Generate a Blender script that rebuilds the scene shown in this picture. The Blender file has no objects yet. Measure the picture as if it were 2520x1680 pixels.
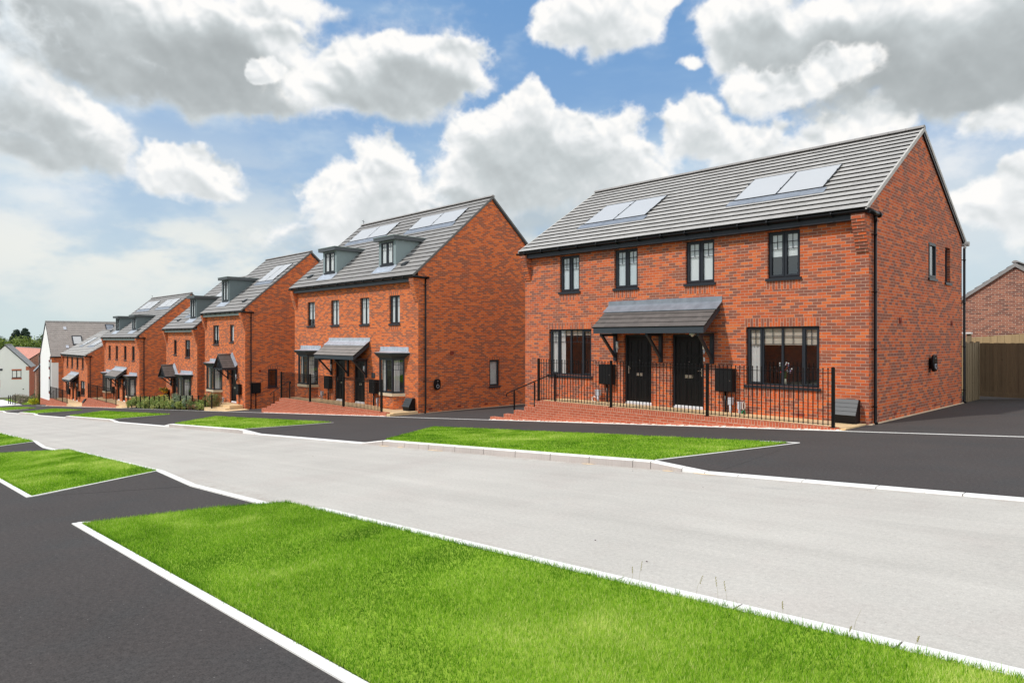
import bpy, bmesh, math, random
import numpy as np
from mathutils import Vector, Matrix
R=math.radians
random.seed(7); np.random.seed(7)
SC=bpy.context.scene; COL=SC.collection
# ---------------------------------------------------------------- camera
EYE=1.65
cam=bpy.data.objects.new('camera',bpy.data.cameras.new('camera')); COL.objects.link(cam)
cam.data.sensor_width=36; cam.data.lens=24.157; cam.data.shift_y=-0.0032
cam.location=(0,0,EYE); cam.rotation_euler=(R(90),0,R(46.45)); cam.data.clip_start=.05; cam.data.clip_end=3000
SC.camera=cam
SC.view_settings.view_transform='Standard'; SC.view_settings.look='None'; SC.view_settings.gamma=1; SC.view_settings.exposure=0
# ---------------------------------------------------------------- light
SUN_DIR=Vector((-.30,-.70,.86)).normalized()      # towards the sun
elev=math.asin(SUN_DIR.z); rot=math.atan2(SUN_DIR.x,SUN_DIR.y)
sl=bpy.data.lights.new('sun','SUN'); sl.energy=2.9; sl.angle=R(2.0); sl.color=(1,.955,.89)
so=bpy.data.objects.new('sun',sl); COL.objects.link(so); so.rotation_euler=SUN_DIR.to_track_quat('Z','Y').to_euler(); so.location=(0,-20,60)

class NT:
    """small helper to write node graphs"""
    def __init__(s,tree): s.t=tree; s.n=tree.nodes; s.l=tree.links
    def node(s,typ,props=None,**ins):
        nd=s.n.new(typ)
        for k,v in (props or {}).items(): setattr(nd,k,v)
        for k,v in ins.items():
            key=int(k[1:]) if k[0]=='i' and k[1:].isdigit() else k.replace('_',' ')
            s.set(nd.inputs[key],v)
        return nd
    def set(s,inp,v):
        if hasattr(v,'is_output') or isinstance(v,bpy.types.NodeSocket): s.l.new(v,inp)
        else:
            try: inp.default_value=v
            except Exception: inp.default_value=tuple(v)
    def m(s,op,a,b=0.0,c=0.0,clamp=False):
        nd=s.n.new('ShaderNodeMath'); nd.operation=op; nd.use_clamp=clamp
        s.set(nd.inputs[0],a); s.set(nd.inputs[1],b); s.set(nd.inputs[2],c); return nd.outputs[0]
    def vm(s,op,a,b=(0,0,0),scale=None):
        nd=s.n.new('ShaderNodeVectorMath'); nd.operation=op
        s.set(nd.inputs[0],a); s.set(nd.inputs[1],b)
        if scale is not None: s.set(nd.inputs['Scale'],scale)
        return nd.outputs['Value'] if op in('DOT_PRODUCT','LENGTH') else nd.outputs[0]
    def noise(s,v,scale,detail=4,rough=.5,w=None,lac=2.0):
        nd=s.n.new('ShaderNodeTexNoise'); s.set(nd.inputs['Vector'],v); nd.inputs['Scale'].default_value=scale
        nd.inputs['Detail'].default_value=detail; nd.inputs['Roughness'].default_value=rough; nd.inputs['Lacunarity'].default_value=lac
        return nd.outputs['Fac']
    def ramp(s,f,stops,interp='LINEAR'):
        nd=s.n.new('ShaderNodeValToRGB'); cr=nd.color_ramp; cr.interpolation=interp
        while len(cr.elements)<len(stops): cr.elements.new(.5)
        for e,(p,c) in zip(cr.elements,stops): e.position=p; e.color=(*c,1) if len(c)==3 else c
        s.set(nd.inputs[0],f); return nd.outputs[0]
    def mix(s,f,a,b,mode='MIX'):
        nd=s.n.new('ShaderNodeMix'); nd.data_type='RGBA'; nd.blend_type=mode
        s.set(nd.inputs[0],f)
        s.set(nd.inputs[6],a if not isinstance(a,tuple) or len(a)==4 else (*a,1)); s.set(nd.inputs[7],b if not isinstance(b,tuple) or len(b)==4 else (*b,1))
        return nd.outputs[2]
    def mr(s,v,a,b,c=0.,d=1.,t='SMOOTHSTEP'):
        nd=s.n.new('ShaderNodeMapRange'); nd.interpolation_type=t
        for i,x in enumerate((v,a,b,c,d)): s.set(nd.inputs[i],x)
        return nd.outputs[0]
    def comb(s,x,y,z):
        nd=s.n.new('ShaderNodeCombineXYZ'); s.set(nd.inputs[0],x); s.set(nd.inputs[1],y); s.set(nd.inputs[2],z); return nd.outputs[0]
    def sep(s,v):
        nd=s.n.new('ShaderNodeSeparateXYZ'); s.set(nd.inputs[0],v); return nd.outputs

CLOUDS=[(0.99, 1.3, [(-0.827, 0.198, 0.208, 0.049, 1.0),
(-0.89, 0.161, 0.176, 0.037, 0.9),
(-1.068, 0.132, 0.154, 0.03, 0.7)]),
(0.3, 0.8, [(-1.002, 0.248, 0.046, 0.041, 1.1),
(-1.014, 0.2, 0.067, 0.054, 1.1),
(-1.051, 0.163, 0.054, 0.042, 1.0),
(-1.104, 0.143, 0.093, 0.03, 0.7)]),
(0.62, 0.8, [(-0.777, 0.322, 0.038, 0.026, 1.1),
(-0.827, 0.287, 0.082, 0.041, 1.1),
(-0.701, 0.274, 0.069, 0.035, 1.1),
(-0.739, 0.234, 0.12, 0.048, 1.2),
(-0.627, 0.23, 0.061, 0.041, 1.1),
(-0.846, 0.24, 0.076, 0.042, 1.1)]),
(0.42, 0.8, [(-0.542, 0.289, 0.041, 0.031, 1.1),
(-0.49, 0.268, 0.068, 0.034, 1.1),
(-0.407, 0.26, 0.064, 0.033, 1.0),
(-0.35, 0.267, 0.046, 0.018, 0.9),
(-0.572, 0.257, 0.036, 0.023, 0.8)]),
(0.5, 0.8, [(-0.188, 0.146, 0.054, 0.04, 1.2),
(-0.173, 0.18, 0.029, 0.025, 1.1),
(-0.226, 0.14, 0.031, 0.026, 1.0)]),
(0.4, 0.8, [(-0.192, 0.263, 0.055, 0.029, 1.2)]),
(0.95, 0.9, [(-0.451, 0.407, 0.083, 0.04, 1.1),
(-0.36, 0.363, 0.113, 0.06, 1.2),
(-0.258, 0.335, 0.115, 0.053, 1.2),
(-0.175, 0.35, 0.082, 0.054, 1.2),
(-0.502, 0.418, 0.046, 0.03, 1.0),
(-0.49, 0.376, 0.051, 0.021, 0.9),
(-0.554, 0.361, 0.027, 0.012, 1.0),
(-0.286, 0.299, 0.081, 0.02, 1.0),
(-0.209, 0.297, 0.056, 0.014, 0.9)]),
(0.2, 0.8, [(-0.44, 0.333, 0.061, 0.024, 1.2)]),
(0.4, 0.8, [(-0.676, 0.443, 0.081, 0.031, 1.2),
(-0.713, 0.424, 0.056, 0.026, 1.1),
(-0.639, 0.41, 0.049, 0.026, 1.0)]),
(0.55, 0.8, [(-1.426, 0.276, 0.051, 0.038, 1.2),
(-1.369, 0.266, 0.05, 0.035, 1.2),
(-1.396, 0.227, 0.07, 0.025, 1.2),
(-1.443, 0.305, 0.033, 0.023, 1.1),
(-1.337, 0.24, 0.028, 0.021, 1.0)]),
(0.38, 0.8, [(-1.242, 0.211, 0.058, 0.025, 1.2),
(-1.252, 0.232, 0.031, 0.019, 1.1),
(-1.205, 0.217, 0.027, 0.017, 1.0)]),
(0.85, 0.9, [(-1.387, 0.382, 0.102, 0.05, 1.2),
(-1.303, 0.366, 0.113, 0.054, 1.2),
(-1.226, 0.328, 0.117, 0.039, 1.2),
(-1.132, 0.317, 0.086, 0.027, 1.1),
(-1.183, 0.385, 0.093, 0.046, 1.1),
(-1.451, 0.354, 0.033, 0.027, 1.0)]),
(0.35, 0.9, [(-1.127, 0.437, 0.086, 0.022, 1.0)]),
(0.8, 0.8, [(-0.984, 0.354, 0.098, 0.041, 1.2),
(-0.916, 0.362, 0.063, 0.044, 1.2),
(-0.956, 0.39, 0.043, 0.024, 1.1),
(-1.063, 0.34, 0.059, 0.033, 1.0),
(-0.897, 0.382, 0.031, 0.022, 1.0)]),
(0.05, 0.6, [(-1.14, 0.355, 0.014, 0.013, 1.2)])]

# the rest of the dome, out of the picture but lighting it
CLOUDS+=[(.6,1.,[(a,e,.45,.16,1.2)]) for a,e in ((2.2,.55),(-2.6,.6),(-.6,1.0),(1.2,.5),(.5,.45),(-2.0,.3),(3.0,.35),(1.8,.9))]
def sky_layer(W=5120,seed=11):
    """cloud banks and haze over the clear sky, as an overlay: rows from -6 degrees up to the zenith"""
    rng=np.random.default_rng(seed)
    dpp=2*math.pi/W
    el=np.arange(-math.radians(6),math.radians(90),dpp,dtype=np.float32); H=len(el)
    az=(np.arange(W,dtype=np.float32)+.5)*dpp-math.pi
    def taps(n,per,c):
        i=np.floor(c).astype(int); f=(c-i).astype(np.float32)
        w=[(1-f)**3/6,(3*f**3-6*f**2+4)/6,(-3*f**3+3*f**2+3*f+1)/6,f**3/6]
        return [(i+k-1)%n if per else np.clip(i+k-1,0,n-1) for k in range(4)],w
    def vn(fx,fy):
        nx=max(4,int(2*math.pi*fx)); ny=int((el[-1]-el[0])*fy)+4
        g=rng.standard_normal((ny,nx)).astype(np.float32)
        ix,w=taps(nx,True,(az+math.pi)*nx/(2*math.pi)); a=sum(g[:,ix[k]]*w[k][None] for k in range(4))
        iy,w=taps(ny,False,(el-el[0])*fy+1); return sum(a[iy[k]]*w[k][:,None] for k in range(4))
    def fbm(f,o,rough=.5,ax=1.,billow=False,part=0):
        t=0;a=1;s=0;pt=0
        for i in range(o):
            if part and i==part: pt=t/s
            n=vn(f/ax,f)
            if billow: n=.55-np.abs(n)*1.5
            t=t+n*a; s+=a; f*=2.03; a*=rough
        return (t/s,pt) if part else t/s
    sm=lambda x,a,b:(lambda t:t*t*(3-2*t))(np.clip((x-a)/(b-a),0,1))
    A=az[None,:]; E=el[:,None]
    w1=fbm(14,6,.55); w2=fbm(14,6,.55)
    PA=A+w1*.050; PE=E+w2*.032
    bils=[fbm(21,7,.58,1.15,True,4) for _ in range(2)]; low=[fbm(16,3,.5,1.1) for _ in range(2)]; big=fbm(8,4,.55,1.4); mid=fbm(26,5,.6,1.2); fine=fbm(90,4,.6)
    zc=np.clip(np.sin(E),0,1)
    rgb=np.zeros((H,W,3),np.float32); al=np.zeros((H,W,1),np.float32)
    def lay(a_,c,sl=(slice(None),slice(None))):
        a_=a_[...,None].astype(np.float32); rgb[sl]=rgb[sl]*(1-a_)+np.asarray(c,np.float32)*a_; al[sl]=al[sl]*(1-a_)+a_
    lay(.60+0*E+0*A,(.105,.35,.76))                        # deep clear air between the banks
    cir=sm(fbm(9,7,.62,4.)+.35*big,-.25,.75)*.55          # thin high streaks
    lay(cir,(.60,.77,.90))
    cir=sm(fbm(14,6,.6,2.)+.5*big,.02,.7)*.62
    lay(cir,(.76,.84,.90))
    lay(np.exp(-zc*3.4)*(.34+.36*sm(-A,.75,1.4))+0*A,(.74,.81,.82)); lay(np.exp(-zc*9)*.9+0*A,(.62,.735,.735))           # pale haze towards the horizon
    bk=fbm(18,7,.55,2.2)+.6*fbm(5,2,.5,2.)
    for lo,top,am in ((-.30,.15,.60),(.02,.11,.90),(.05,.17,.85)):
        lay(sm(bk,lo+.06,lo+.40)*np.exp(-((zc-top)**2)*150)*am,(.87,.88,.83)); bk=bk[::-1]*.6+.6*fbm(14,6,.55,2.)
    wi=fbm(13,8,.62,1.5)+.4*big; lay(sm(wi,.12,.85)*sm(E,.08,.22)*.75,(.90,.915,.92))      # loose wisps
    br=sm(A,.15,.5)*sm(-A,-2.7,-2.3)+0*E; lay(br*.88,(1.65,1.64,1.58))      # bright layer added out of view to the right, fill light for the gables
    top=sm(E,.75,1.0)+0*A; lay(top*.6,(1.05,1.07,1.10))  # bright layer added overhead, out of view, for more fill light
    cols=np.array([[1.0,.99,.97],[.86,.88,.89],[.60,.645,.66],[.34,.37,.38]],np.float32); xs=[0,.25,.6,1.0]
    for li,(grey,soft,bl) in enumerate(CLOUDS):
        a0=min(b[0]-2.6*b[2] for b in bl)-.12; a1=max(b[0]+2.6*b[2] for b in bl)+.12; e0=min(b[1]-2.4*b[3] for b in bl)-.06; e1=max(b[1]+2.4*b[3] for b in bl)+.06
        c0=max(0,int((a0+math.pi)/dpp)); c1=min(W,int((a1+math.pi)/dpp)); r0=max(0,int((e0-el[0])/dpp)); r1=min(H,int((e1-el[0])/dpp))
        if c1-c0<8 or r1-r0<8: continue
        sl=(slice(r0,r1),slice(c0,c1)); tot=0
        for a,e,ra,re_,amp in bl:
            q=((PA[sl]-a)/ra)**2+((PE[sl]-e)/re_)**2
            tot=np.maximum(tot,amp*np.exp(-.62*q))+.22*np.minimum(tot,amp*np.exp(-.62*q))
        bil=np.roll(bils[li%2][0],li*97,axis=1)[sl]; puf=np.roll(bils[li%2][1],li*97,axis=1)[sl]
        lo_=np.roll(low[li%2],li*97,axis=1)[sl]
        d=tot+.46*bil+.12*lo_+.12*big[sl]+.03*fine[sl]
        mean=sum(b[1] for b in bl)/len(bl)
        m=sm(d,.40,.40+(.36+.22*sm(mean-E[sl[0]],-.02,.04))*soft)
        dd=np.clip(tot+.30*lo_+.10*bil+.1*big[sl]-.45,0,.9); occ=0; ws=0
        for st,wt in ((5,.7),(12,1.),(22,1.),(34,1.),(50,.9),(70,.7)):
            s_=np.zeros_like(dd)
            if st<dd.shape[0]: s_[:-st]=dd[st:]
            occ=occ+wt*np.roll(s_,int(st*.1),axis=1); ws+=wt
        sh=sm(occ/ws,.03,.62)*grey*(.45+.55*sm(dd,.05,.55))
        g=np.zeros_like(d); g[5:-5]=puf[10:]-puf[:-10]; g[:,5:-5]+=.35*(puf[:,10:]-puf[:,:-10]); hf=bil-puf*.8
        sh=sh*1.05; sh=np.clip(sh*(1+.30*mid[sl]+.3*big[sl])+.85*g*(1-.55*sm(occ/ws,.1,.5))-.16*hf+.10*mid[sl]*m+.10*big[sl]+.05,0,2)
        sh=1-np.exp(-1.45*sh*(1+.25*big[sl]))
        if soft>1: sh=sh*.25+.50
        cc=np.stack([np.interp(sh,xs,cols[:,i]) for i in range(3)],-1).astype(np.float32)
        lay(m*(1 if soft<1 else .85),cc*(1 if soft<1 else np.array([.92,.98,1.03],np.float32)),sl)
    return el,rgb,al

def build_world():
    W=5120
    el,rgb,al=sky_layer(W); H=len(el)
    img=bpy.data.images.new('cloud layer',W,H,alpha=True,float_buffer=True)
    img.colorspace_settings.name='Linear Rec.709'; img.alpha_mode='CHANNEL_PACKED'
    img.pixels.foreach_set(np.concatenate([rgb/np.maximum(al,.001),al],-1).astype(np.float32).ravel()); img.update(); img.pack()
    w=bpy.data.worlds.new('World'); SC.world=w; w.use_nodes=True
    T=NT(w.node_tree); T.n.clear()
    out=T.n.new('ShaderNodeOutputWorld')
    D=T.vm('NORMALIZE',T.n.new('ShaderNodeTexCoord').outputs['Generated']); x,y,z=T.sep(D)
    u=T.m('MULTIPLY_ADD',T.m('ARCTAN2',x,y),1/(2*math.pi),.5)
    v=T.m('DIVIDE',T.m('SUBTRACT',T.m('ARCSINE',z),float(el[0])),float(el[-1]-el[0]))
    v=T.m('MINIMUM',T.m('MAXIMUM',v,.001),.999)
    env=T.n.new('ShaderNodeTexImage'); env.image=img; env.interpolation='Linear'; T.set(env.inputs[0],T.comb(u,v,0))
    sky=T.n.new('ShaderNodeTexSky'); sky.sky_type='NISHITA'; sky.sun_disc=False; sky.sun_elevation=elev; sky.sun_rotation=rot
    sky.air_density=1.0; sky.dust_density=.7; sky.ozone_density=2.2
    clear=T.n.new('ShaderNodeBackground'); T.set(clear.inputs[0],sky.outputs[0]); clear.inputs[1].default_value=.12
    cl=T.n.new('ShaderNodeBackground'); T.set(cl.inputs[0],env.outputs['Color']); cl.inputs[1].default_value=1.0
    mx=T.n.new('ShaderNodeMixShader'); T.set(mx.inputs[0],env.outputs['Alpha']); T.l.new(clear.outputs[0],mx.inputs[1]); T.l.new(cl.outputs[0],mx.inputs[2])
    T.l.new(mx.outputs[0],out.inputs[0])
build_world()

# ================================================================ materials
MAT={}
def new_mat(name):
    m=bpy.data.materials.new(name); m.use_nodes=True; T=NT(m.node_tree); b=T.n['Principled BSDF']; MAT[name]=m; return m,T,b
def plain(name,col,rough=.5,metal=0.,spec=.5,var=.12,scale=6.,bump=0.,coat=0.):
    m,T,b=new_mat(name)
    tc=T.n.new('ShaderNodeTexCoord').outputs['Object']
    n=T.noise(tc,scale,5,.6)
    f=T.m('MULTIPLY_ADD',T.m('SUBTRACT',n,.5),var*2,1.0)
    T.set(b.inputs['Base Color'],T.vm('SCALE',(*col,),scale=f)); b.inputs['Roughness'].default_value=rough; b.inputs['Metallic'].default_value=metal
    b.inputs['Specular IOR Level'].default_value=spec; b.inputs['Coat Weight'].default_value=coat
    if bump:
        bp=T.n.new('ShaderNodeBump'); bp.inputs['Strength'].default_value=bump; bp.inputs['Distance'].default_value=.01
        T.set(bp.inputs['Height'],T.noise(tc,scale*8,4,.6)); T.l.new(bp.outputs[0],b.inputs['Normal'])
    return m
def brick_mat(name,stops,mortar,lw=.225,lh=.075,joint=.011,clump=.35,bumpd=.006,sat=1.):
    m,T,b=new_mat(name)
    uv=T.n.new('ShaderNodeUVMap').outputs[0]; u,v,_=T.sep(uv)
    r=T.m('DIVIDE',v,lh); row=T.m('FLOOR',r); fv=T.m('MULTIPLY',T.m('FRACT',r),lh)
    jit=T.m('MULTIPLY',T.m('SUBTRACT',T.m('FRACT',T.m('MULTIPLY',T.m('SINE',T.m('MULTIPLY',row,12.9898)),437.5)),.5),.06)
    uu=T.m('ADD',T.m('DIVIDE',u,lw),T.m('ADD',T.m('FRACT',T.m('MULTIPLY',row,.5)),jit)); col=T.m('FLOOR',uu); fu=T.m('MULTIPLY',T.m('FRACT',uu),lw)
    nj=T.noise(T.vm('SCALE',uv,scale=1.),55.,3,.6)
    jw=T.m('MULTIPLY_ADD',T.m('SUBTRACT',nj,.5),.008,joint)
    mo=T.m('MAXIMUM',T.m('LESS_THAN',fu,jw),T.m('LESS_THAN',fv,jw))
    wn=T.n.new('ShaderNodeTexWhiteNoise'); wn.noise_dimensions='3D'; T.set(wn.inputs[0],T.comb(col,row,.37))
    big=T.noise(T.comb(u,v,0),.9,3,.6)
    streak=T.noise(T.comb(T.m('MULTIPLY',u,.8),T.m('MULTIPLY',v,1.6),0),1.6,2,.5)
    val=T.m('ADD',T.m('MULTIPLY',wn.outputs['Value'],1-clump),T.m('MULTIPLY',T.m('ADD',T.mr(big,.35,.65,0,1,'LINEAR'),T.mr(streak,.3,.7,0,1,'LINEAR')),clump*.5))
    c=T.ramp(val,stops)
    det=T.noise(T.comb(u,v,0),40.,4,.7)
    c=T.vm('SCALE',c,scale=T.m('MULTIPLY_ADD',T.m('SUBTRACT',det,.5),.7,1.0))
    smudge=T.noise(T.comb(u,v,3.),16.,3,.6)
    c=T.mix(T.m('MULTIPLY',T.mr(smudge,.60,.75),.35),c,(.16,.075,.06))
    mc=T.vm('SCALE',(*mortar,),scale=T.m('MULTIPLY_ADD',T.noise(T.comb(u,v,1.),7.,3,.6),.7,.62))
    c=T.mix(mo,c,mc)
    # efflorescence and dirt with a shape of their own
    ef=T.mr(T.noise(T.comb(u,v,5.),.8,6,.7),.60,.82); c=T.mix(T.m('MULTIPLY',ef,.16),c,(.62,.50,.42))
    T.set(b.inputs['Base Color'],c); b.inputs['Roughness'].default_value=.88; b.inputs['Specular IOR Level'].default_value=.25
    bp=T.n.new('ShaderNodeBump'); bp.inputs['Strength'].default_value=.7; bp.inputs['Distance'].default_value=bumpd
    T.set(bp.inputs['Height'],T.m('ADD',T.m('SUBTRACT',1.0,mo),T.m('MULTIPLY',det,.5))); T.l.new(bp.outputs[0],b.inputs['Normal'])
    return m
RED=[(0.0,(.24,.092,.068)),(.25,(.29,.098,.062)),(.43,(.37,.108,.055)),(.54,(.52,.108,.040)),(.75,(.63,.132,.040)),(1.0,(.70,.19,.060))]
brick_mat('brick near',RED,(.52,.345,.26),clump=.14)
brick_mat('brick orange',[(0.,(.30,.10,.055)),(.30,(.38,.11,.052)),(.46,(.52,.118,.040)),(.58,(.68,.145,.034)),(1.,(.80,.20,.045))],(.52,.31,.21),clump=.12)
brick_mat('brick ramp',[(0.,(.44,.095,.045)),(.4,(.50,.115,.055)),(.8,(.56,.14,.070)),(1.,(.62,.19,.10))],(.62,.40,.29),clump=.3)
brick_mat('brick rear',[(0.,(.13,.060,.050)),(.35,(.26,.10,.07)),(.6,(.36,.14,.09)),(1.,(.45,.18,.11))],(.62,.50,.40),clump=.25)
def tile_mat(name,base,dark,g=.30,wd=.33,var=.16,joint=.007):
    m,T,b=new_mat(name)
    uv=T.n.new('ShaderNodeUVMap').outputs[0]; u,v,_=T.sep(uv)
    row=T.m('FLOOR',T.m('DIVIDE',T.m('ADD',v,.001),g)); uu=T.m('ADD',T.m('DIVIDE',u,wd),T.m('MULTIPLY',row,.5)); col=T.m('FLOOR',uu); fu=T.m('MULTIPLY',T.m('FRACT',uu),wd)
    wn=T.n.new('ShaderNodeTexWhiteNoise'); wn.noise_dimensions='3D'; T.set(wn.inputs[0],T.comb(col,row,.77))
    n=T.noise(T.comb(u,v,0),3.,6,.65); f=T.noise(T.comb(u,v,0),60.,3,.6)
    k=T.m('ADD',T.m('MULTIPLY',T.m('SUBTRACT',wn.outputs['Value'],.5),var),T.m('MULTIPLY_ADD',T.m('SUBTRACT',n,.5),.35,1.))
    k=T.m('ADD',k,T.m('MULTIPLY',T.m('SUBTRACT',f,.5),.25))
    c=T.vm('SCALE',(*base,),scale=k); jm=T.m('LESS_THAN',fu,joint)
    c=T.mix(T.m('MULTIPLY',jm,.55),c,dark)
    st=T.mr(T.noise(T.comb(T.m('MULTIPLY',u,6.),v,0),2.,4,.6),.66,.8); c=T.mix(T.m('MULTIPLY',st,.25),c,(.55,.53,.50))
    T.set(b.inputs['Base Color'],c); b.inputs['Roughness'].default_value=.72; b.inputs['Specular IOR Level'].default_value=.4
    return m
tile_mat('roof tile',(.40,.385,.365),(.10,.095,.09))
tile_mat('roof tile grey',(.27,.26,.25),(.08,.075,.07))
tile_mat('roof tile brown',(.34,.30,.275),(.09,.08,.075))
tile_mat('roof tile red',(.62,.27,.20),(.25,.10,.08))
tile_mat('roof tile slate',(.28,.31,.34),(.10,.11,.12))
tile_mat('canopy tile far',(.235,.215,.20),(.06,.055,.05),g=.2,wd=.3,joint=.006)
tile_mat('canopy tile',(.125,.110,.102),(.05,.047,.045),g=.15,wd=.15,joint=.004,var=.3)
plain('tile edge',(.022,.021,.020),.9,var=.1)  # near-black: the shadow line under each course put into the colour
plain('ridge tile',(.30,.285,.275),.75,var=.3,scale=3.)
plain('verge',(.50,.48,.45),.8,var=.3,scale=4.)
plain('verge dark',(.13,.13,.125),.7,var=.3)
plain('anthracite',(.022,.026,.034),.42,var=.10,spec=.35)
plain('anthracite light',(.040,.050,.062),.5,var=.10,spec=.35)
plain('black gloss',(.006,.006,.007),.30,var=.1,spec=.30)
plain('black metal',(.006,.006,.007),.45,var=.1,spec=.25)
plain('black door',(.006,.006,.007),.33,var=.15,spec=.32)
plain('box black',(.008,.008,.009),.55,var=.2,spec=.25)
plain('box grey',(.034,.040,.046),.5,var=.15)
plain('steel',(.75,.68,.60),.25,metal=1.,var=.05)
plain('chrome',(.80,.80,.80),.2,metal=1.,var=.05)
plain('plastic white',(.75,.76,.78),.5,var=.08)
plain('plastic lilac grey',(.52,.54,.60),.55,var=.1)
plain('plastic green',(.02,.22,.10),.5)
plain('cable white',(.8,.72,.66),.6)
plain('lead',(.235,.26,.30),.45,metal=.2,var=.55,scale=3.5)
plain('lead bright',(.46,.50,.56),.38,metal=.2,var=.6,scale=5.)
plain('render white',(.90,.89,.86),.9,var=.05,scale=1.)
plain('dormer skin',(.24,.30,.31),.8,var=.08,scale=12.)
plain('dormer skin dark',(.13,.165,.175),.8,var=.08,scale=12.)
plain('dormer fascia',(.075,.085,.092),.5,var=.1)
plain('dormer top',(.26,.32,.31),.6,var=.3)
plain('buff stone',(.66,.53,.37),.85,var=.15,scale=3.)
plain('solar glass',(.50,.505,.51),.34,var=.04,spec=.5,scale=1.)  # pale base colour stands in for bright sky reflected in the glass
plain('solar frame',(.03,.032,.036),.4)
plain('red clay',(.22,.035,.02),.8,var=.3)
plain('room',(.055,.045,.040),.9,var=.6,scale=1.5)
plain('blind white',(.80,.81,.80),.8,var=.05)
plain('blind grey',(.66,.71,.73),.8,var=.08)
plain('blind dim',(.16,.17,.17),.8,var=.2)
plain('blind cream',(.62,.54,.44),.85,var=.12)
plain('blind green',(.50,.55,.45),.85,var=.12)
plain('curtain',(.72,.69,.66),.9,var=.1)
plain('flower white',(.85,.85,.82),.8); plain('flower red',(.55,.04,.06),.8); plain('flower lilac',(.42,.35,.60),.8); plain('vase',(.72,.66,.50),.4)
plain('stem',(.05,.11,.03),.8)
plain('bark',(.10,.07,.05),.9,var=.4,scale=3.)
def glass_mat():
    m,T,b=new_mat('window glass'); o=T.n['Material Output']
    tr=T.n.new('ShaderNodeBsdfTransparent'); tr.inputs[0].default_value=(.86,.88,.89,1)
    gl=T.n.new('ShaderNodeBsdfGlossy'); gl.inputs['Roughness'].default_value=.02; gl.inputs[0].default_value=(1,1,1,1)
    gm=T.n.new('ShaderNodeNewGeometry'); ca=T.m('ABSOLUTE',T.vm('DOT_PRODUCT',gm.outputs['Incoming'],gm.outputs['Normal'])); fr=T.m('MULTIPLY_ADD',T.m('POWER',T.m('SUBTRACT',1.0,ca,clamp=True),5.),.87,.13)
    tc=T.n.new('ShaderNodeTexCoord').outputs['Object']
    bp=T.n.new('ShaderNodeBump'); bp.inputs['Strength'].default_value=.15; bp.inputs['Distance'].default_value=.01; T.set(bp.inputs['Height'],T.noise(tc,1.2,2,.5))
    T.l.new(bp.outputs[0],gl.inputs['Normal'])
    mx=T.n.new('ShaderNodeMixShader'); T.set(mx.inputs[0],fr); T.l.new(tr.outputs[0],mx.inputs[1]); T.l.new(gl.outputs[0],mx.inputs[2]); T.l.new(mx.outputs[0],o.inputs[0])
glass_mat()
def ground_mat(name,base,speck,specks=.5,fine=90.,blotch=.25,tint=None,rough=.9,light=None,bs=.5,light_amt=.5):
    m,T,b=new_mat(name)
    g=T.n.new('ShaderNodeNewGeometry').outputs['Position']; x,y,z=T.sep(g); p=T.comb(x,y,0)
    n1=T.noise(p,bs,6,.62); n2=T.noise(p,fine,3,.65); n3=T.noise(p,fine*.28,3,.6); n4=T.noise(T.comb(T.m('MULTIPLY',x,.35),T.m('MULTIPLY',y,1.2),2.),1.1,5,.65)
    k=T.m('MULTIPLY_ADD',T.m('SUBTRACT',n1,.5),blotch*2,1.)
    k=T.m('ADD',k,T.m('MULTIPLY',T.m('SUBTRACT',n2,.5),specks)); k=T.m('ADD',k,T.m('MULTIPLY',T.m('SUBTRACT',n3,.5),specks*.6)); k=T.m('ADD',k,T.m('MULTIPLY',T.m('SUBTRACT',n4,.5),blotch))
    c=T.vm('SCALE',(*base,),scale=k)
    if tint: c=T.mix(T.mr(T.noise(p,.8,4,.6),.45,.7,0,.7),c,T.vm('SCALE',(*tint,),scale=k))
    if name=='road surface':
        # faint wheel tracks along the street and grit swept against both kerbs
        tr=T.noise(T.comb(T.m('MULTIPLY',x,.06),T.m('MULTIPLY',y,2.4),7.),1.3,4,.55); c=T.vm('SCALE',c,scale=T.m('MULTIPLY_ADD',T.m('SUBTRACT',tr,.5),.26,1.))
        ed=T.m('ADD',T.mr(y,4.55,4.05),T.mr(y,8.6,9.05)); ed=T.m('MULTIPLY',ed,T.mr(T.noise(T.comb(T.m('MULTIPLY',x,.8),y,3.),4.,6,.75),.42,.68)); c=T.mix(T.m('MULTIPLY',ed,.55),c,(.36,.29,.25))
        stn=T.mr(T.noise(T.comb(T.m('MULTIPLY',x,.5),y,11.),1.7,7,.72),.60,.74); c=T.mix(T.m('MULTIPLY',stn,.30),c,(.30,.28,.27))
    vo=T.n.new('ShaderNodeTexVoronoi'); T.set(vo.inputs['Vector'],p); vo.inputs['Scale'].default_value=22.
    wn=T.n.new('ShaderNodeTexWhiteNoise'); T.set(wn.inputs[0],vo.outputs['Position'])
    sp=T.m('MULTIPLY',T.m('LESS_THAN',vo.outputs['Distance'],.16),T.m('GREATER_THAN',wn.outputs['Value'],.80))
    c=T.mix(T.m('MULTIPLY',sp,.7),c,speck)
    if light:
        sp2=T.m('MULTIPLY',T.m('LESS_THAN',vo.outputs['Distance'],.12),T.m('LESS_THAN',wn.outputs['Value'],.10)); c=T.mix(T.m('MULTIPLY',sp2,light_amt),c,light)
    T.set(b.inputs['Base Color'],c); b.inputs['Roughness'].default_value=rough; b.inputs['Specular IOR Level'].default_value=.3
    bp=T.n.new('ShaderNodeBump'); bp.inputs['Strength'].default_value=.35; bp.inputs['Distance'].default_value=.006; T.set(bp.inputs['Height'],n2); T.l.new(bp.outputs[0],b.inputs['Normal'])
    return m
ground_mat('road surface',(.500,.474,.432),(.36,.31,.28),specks=.70,blotch=.17,tint=(.478,.440,.402),light=(.75,.73,.70))
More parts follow.
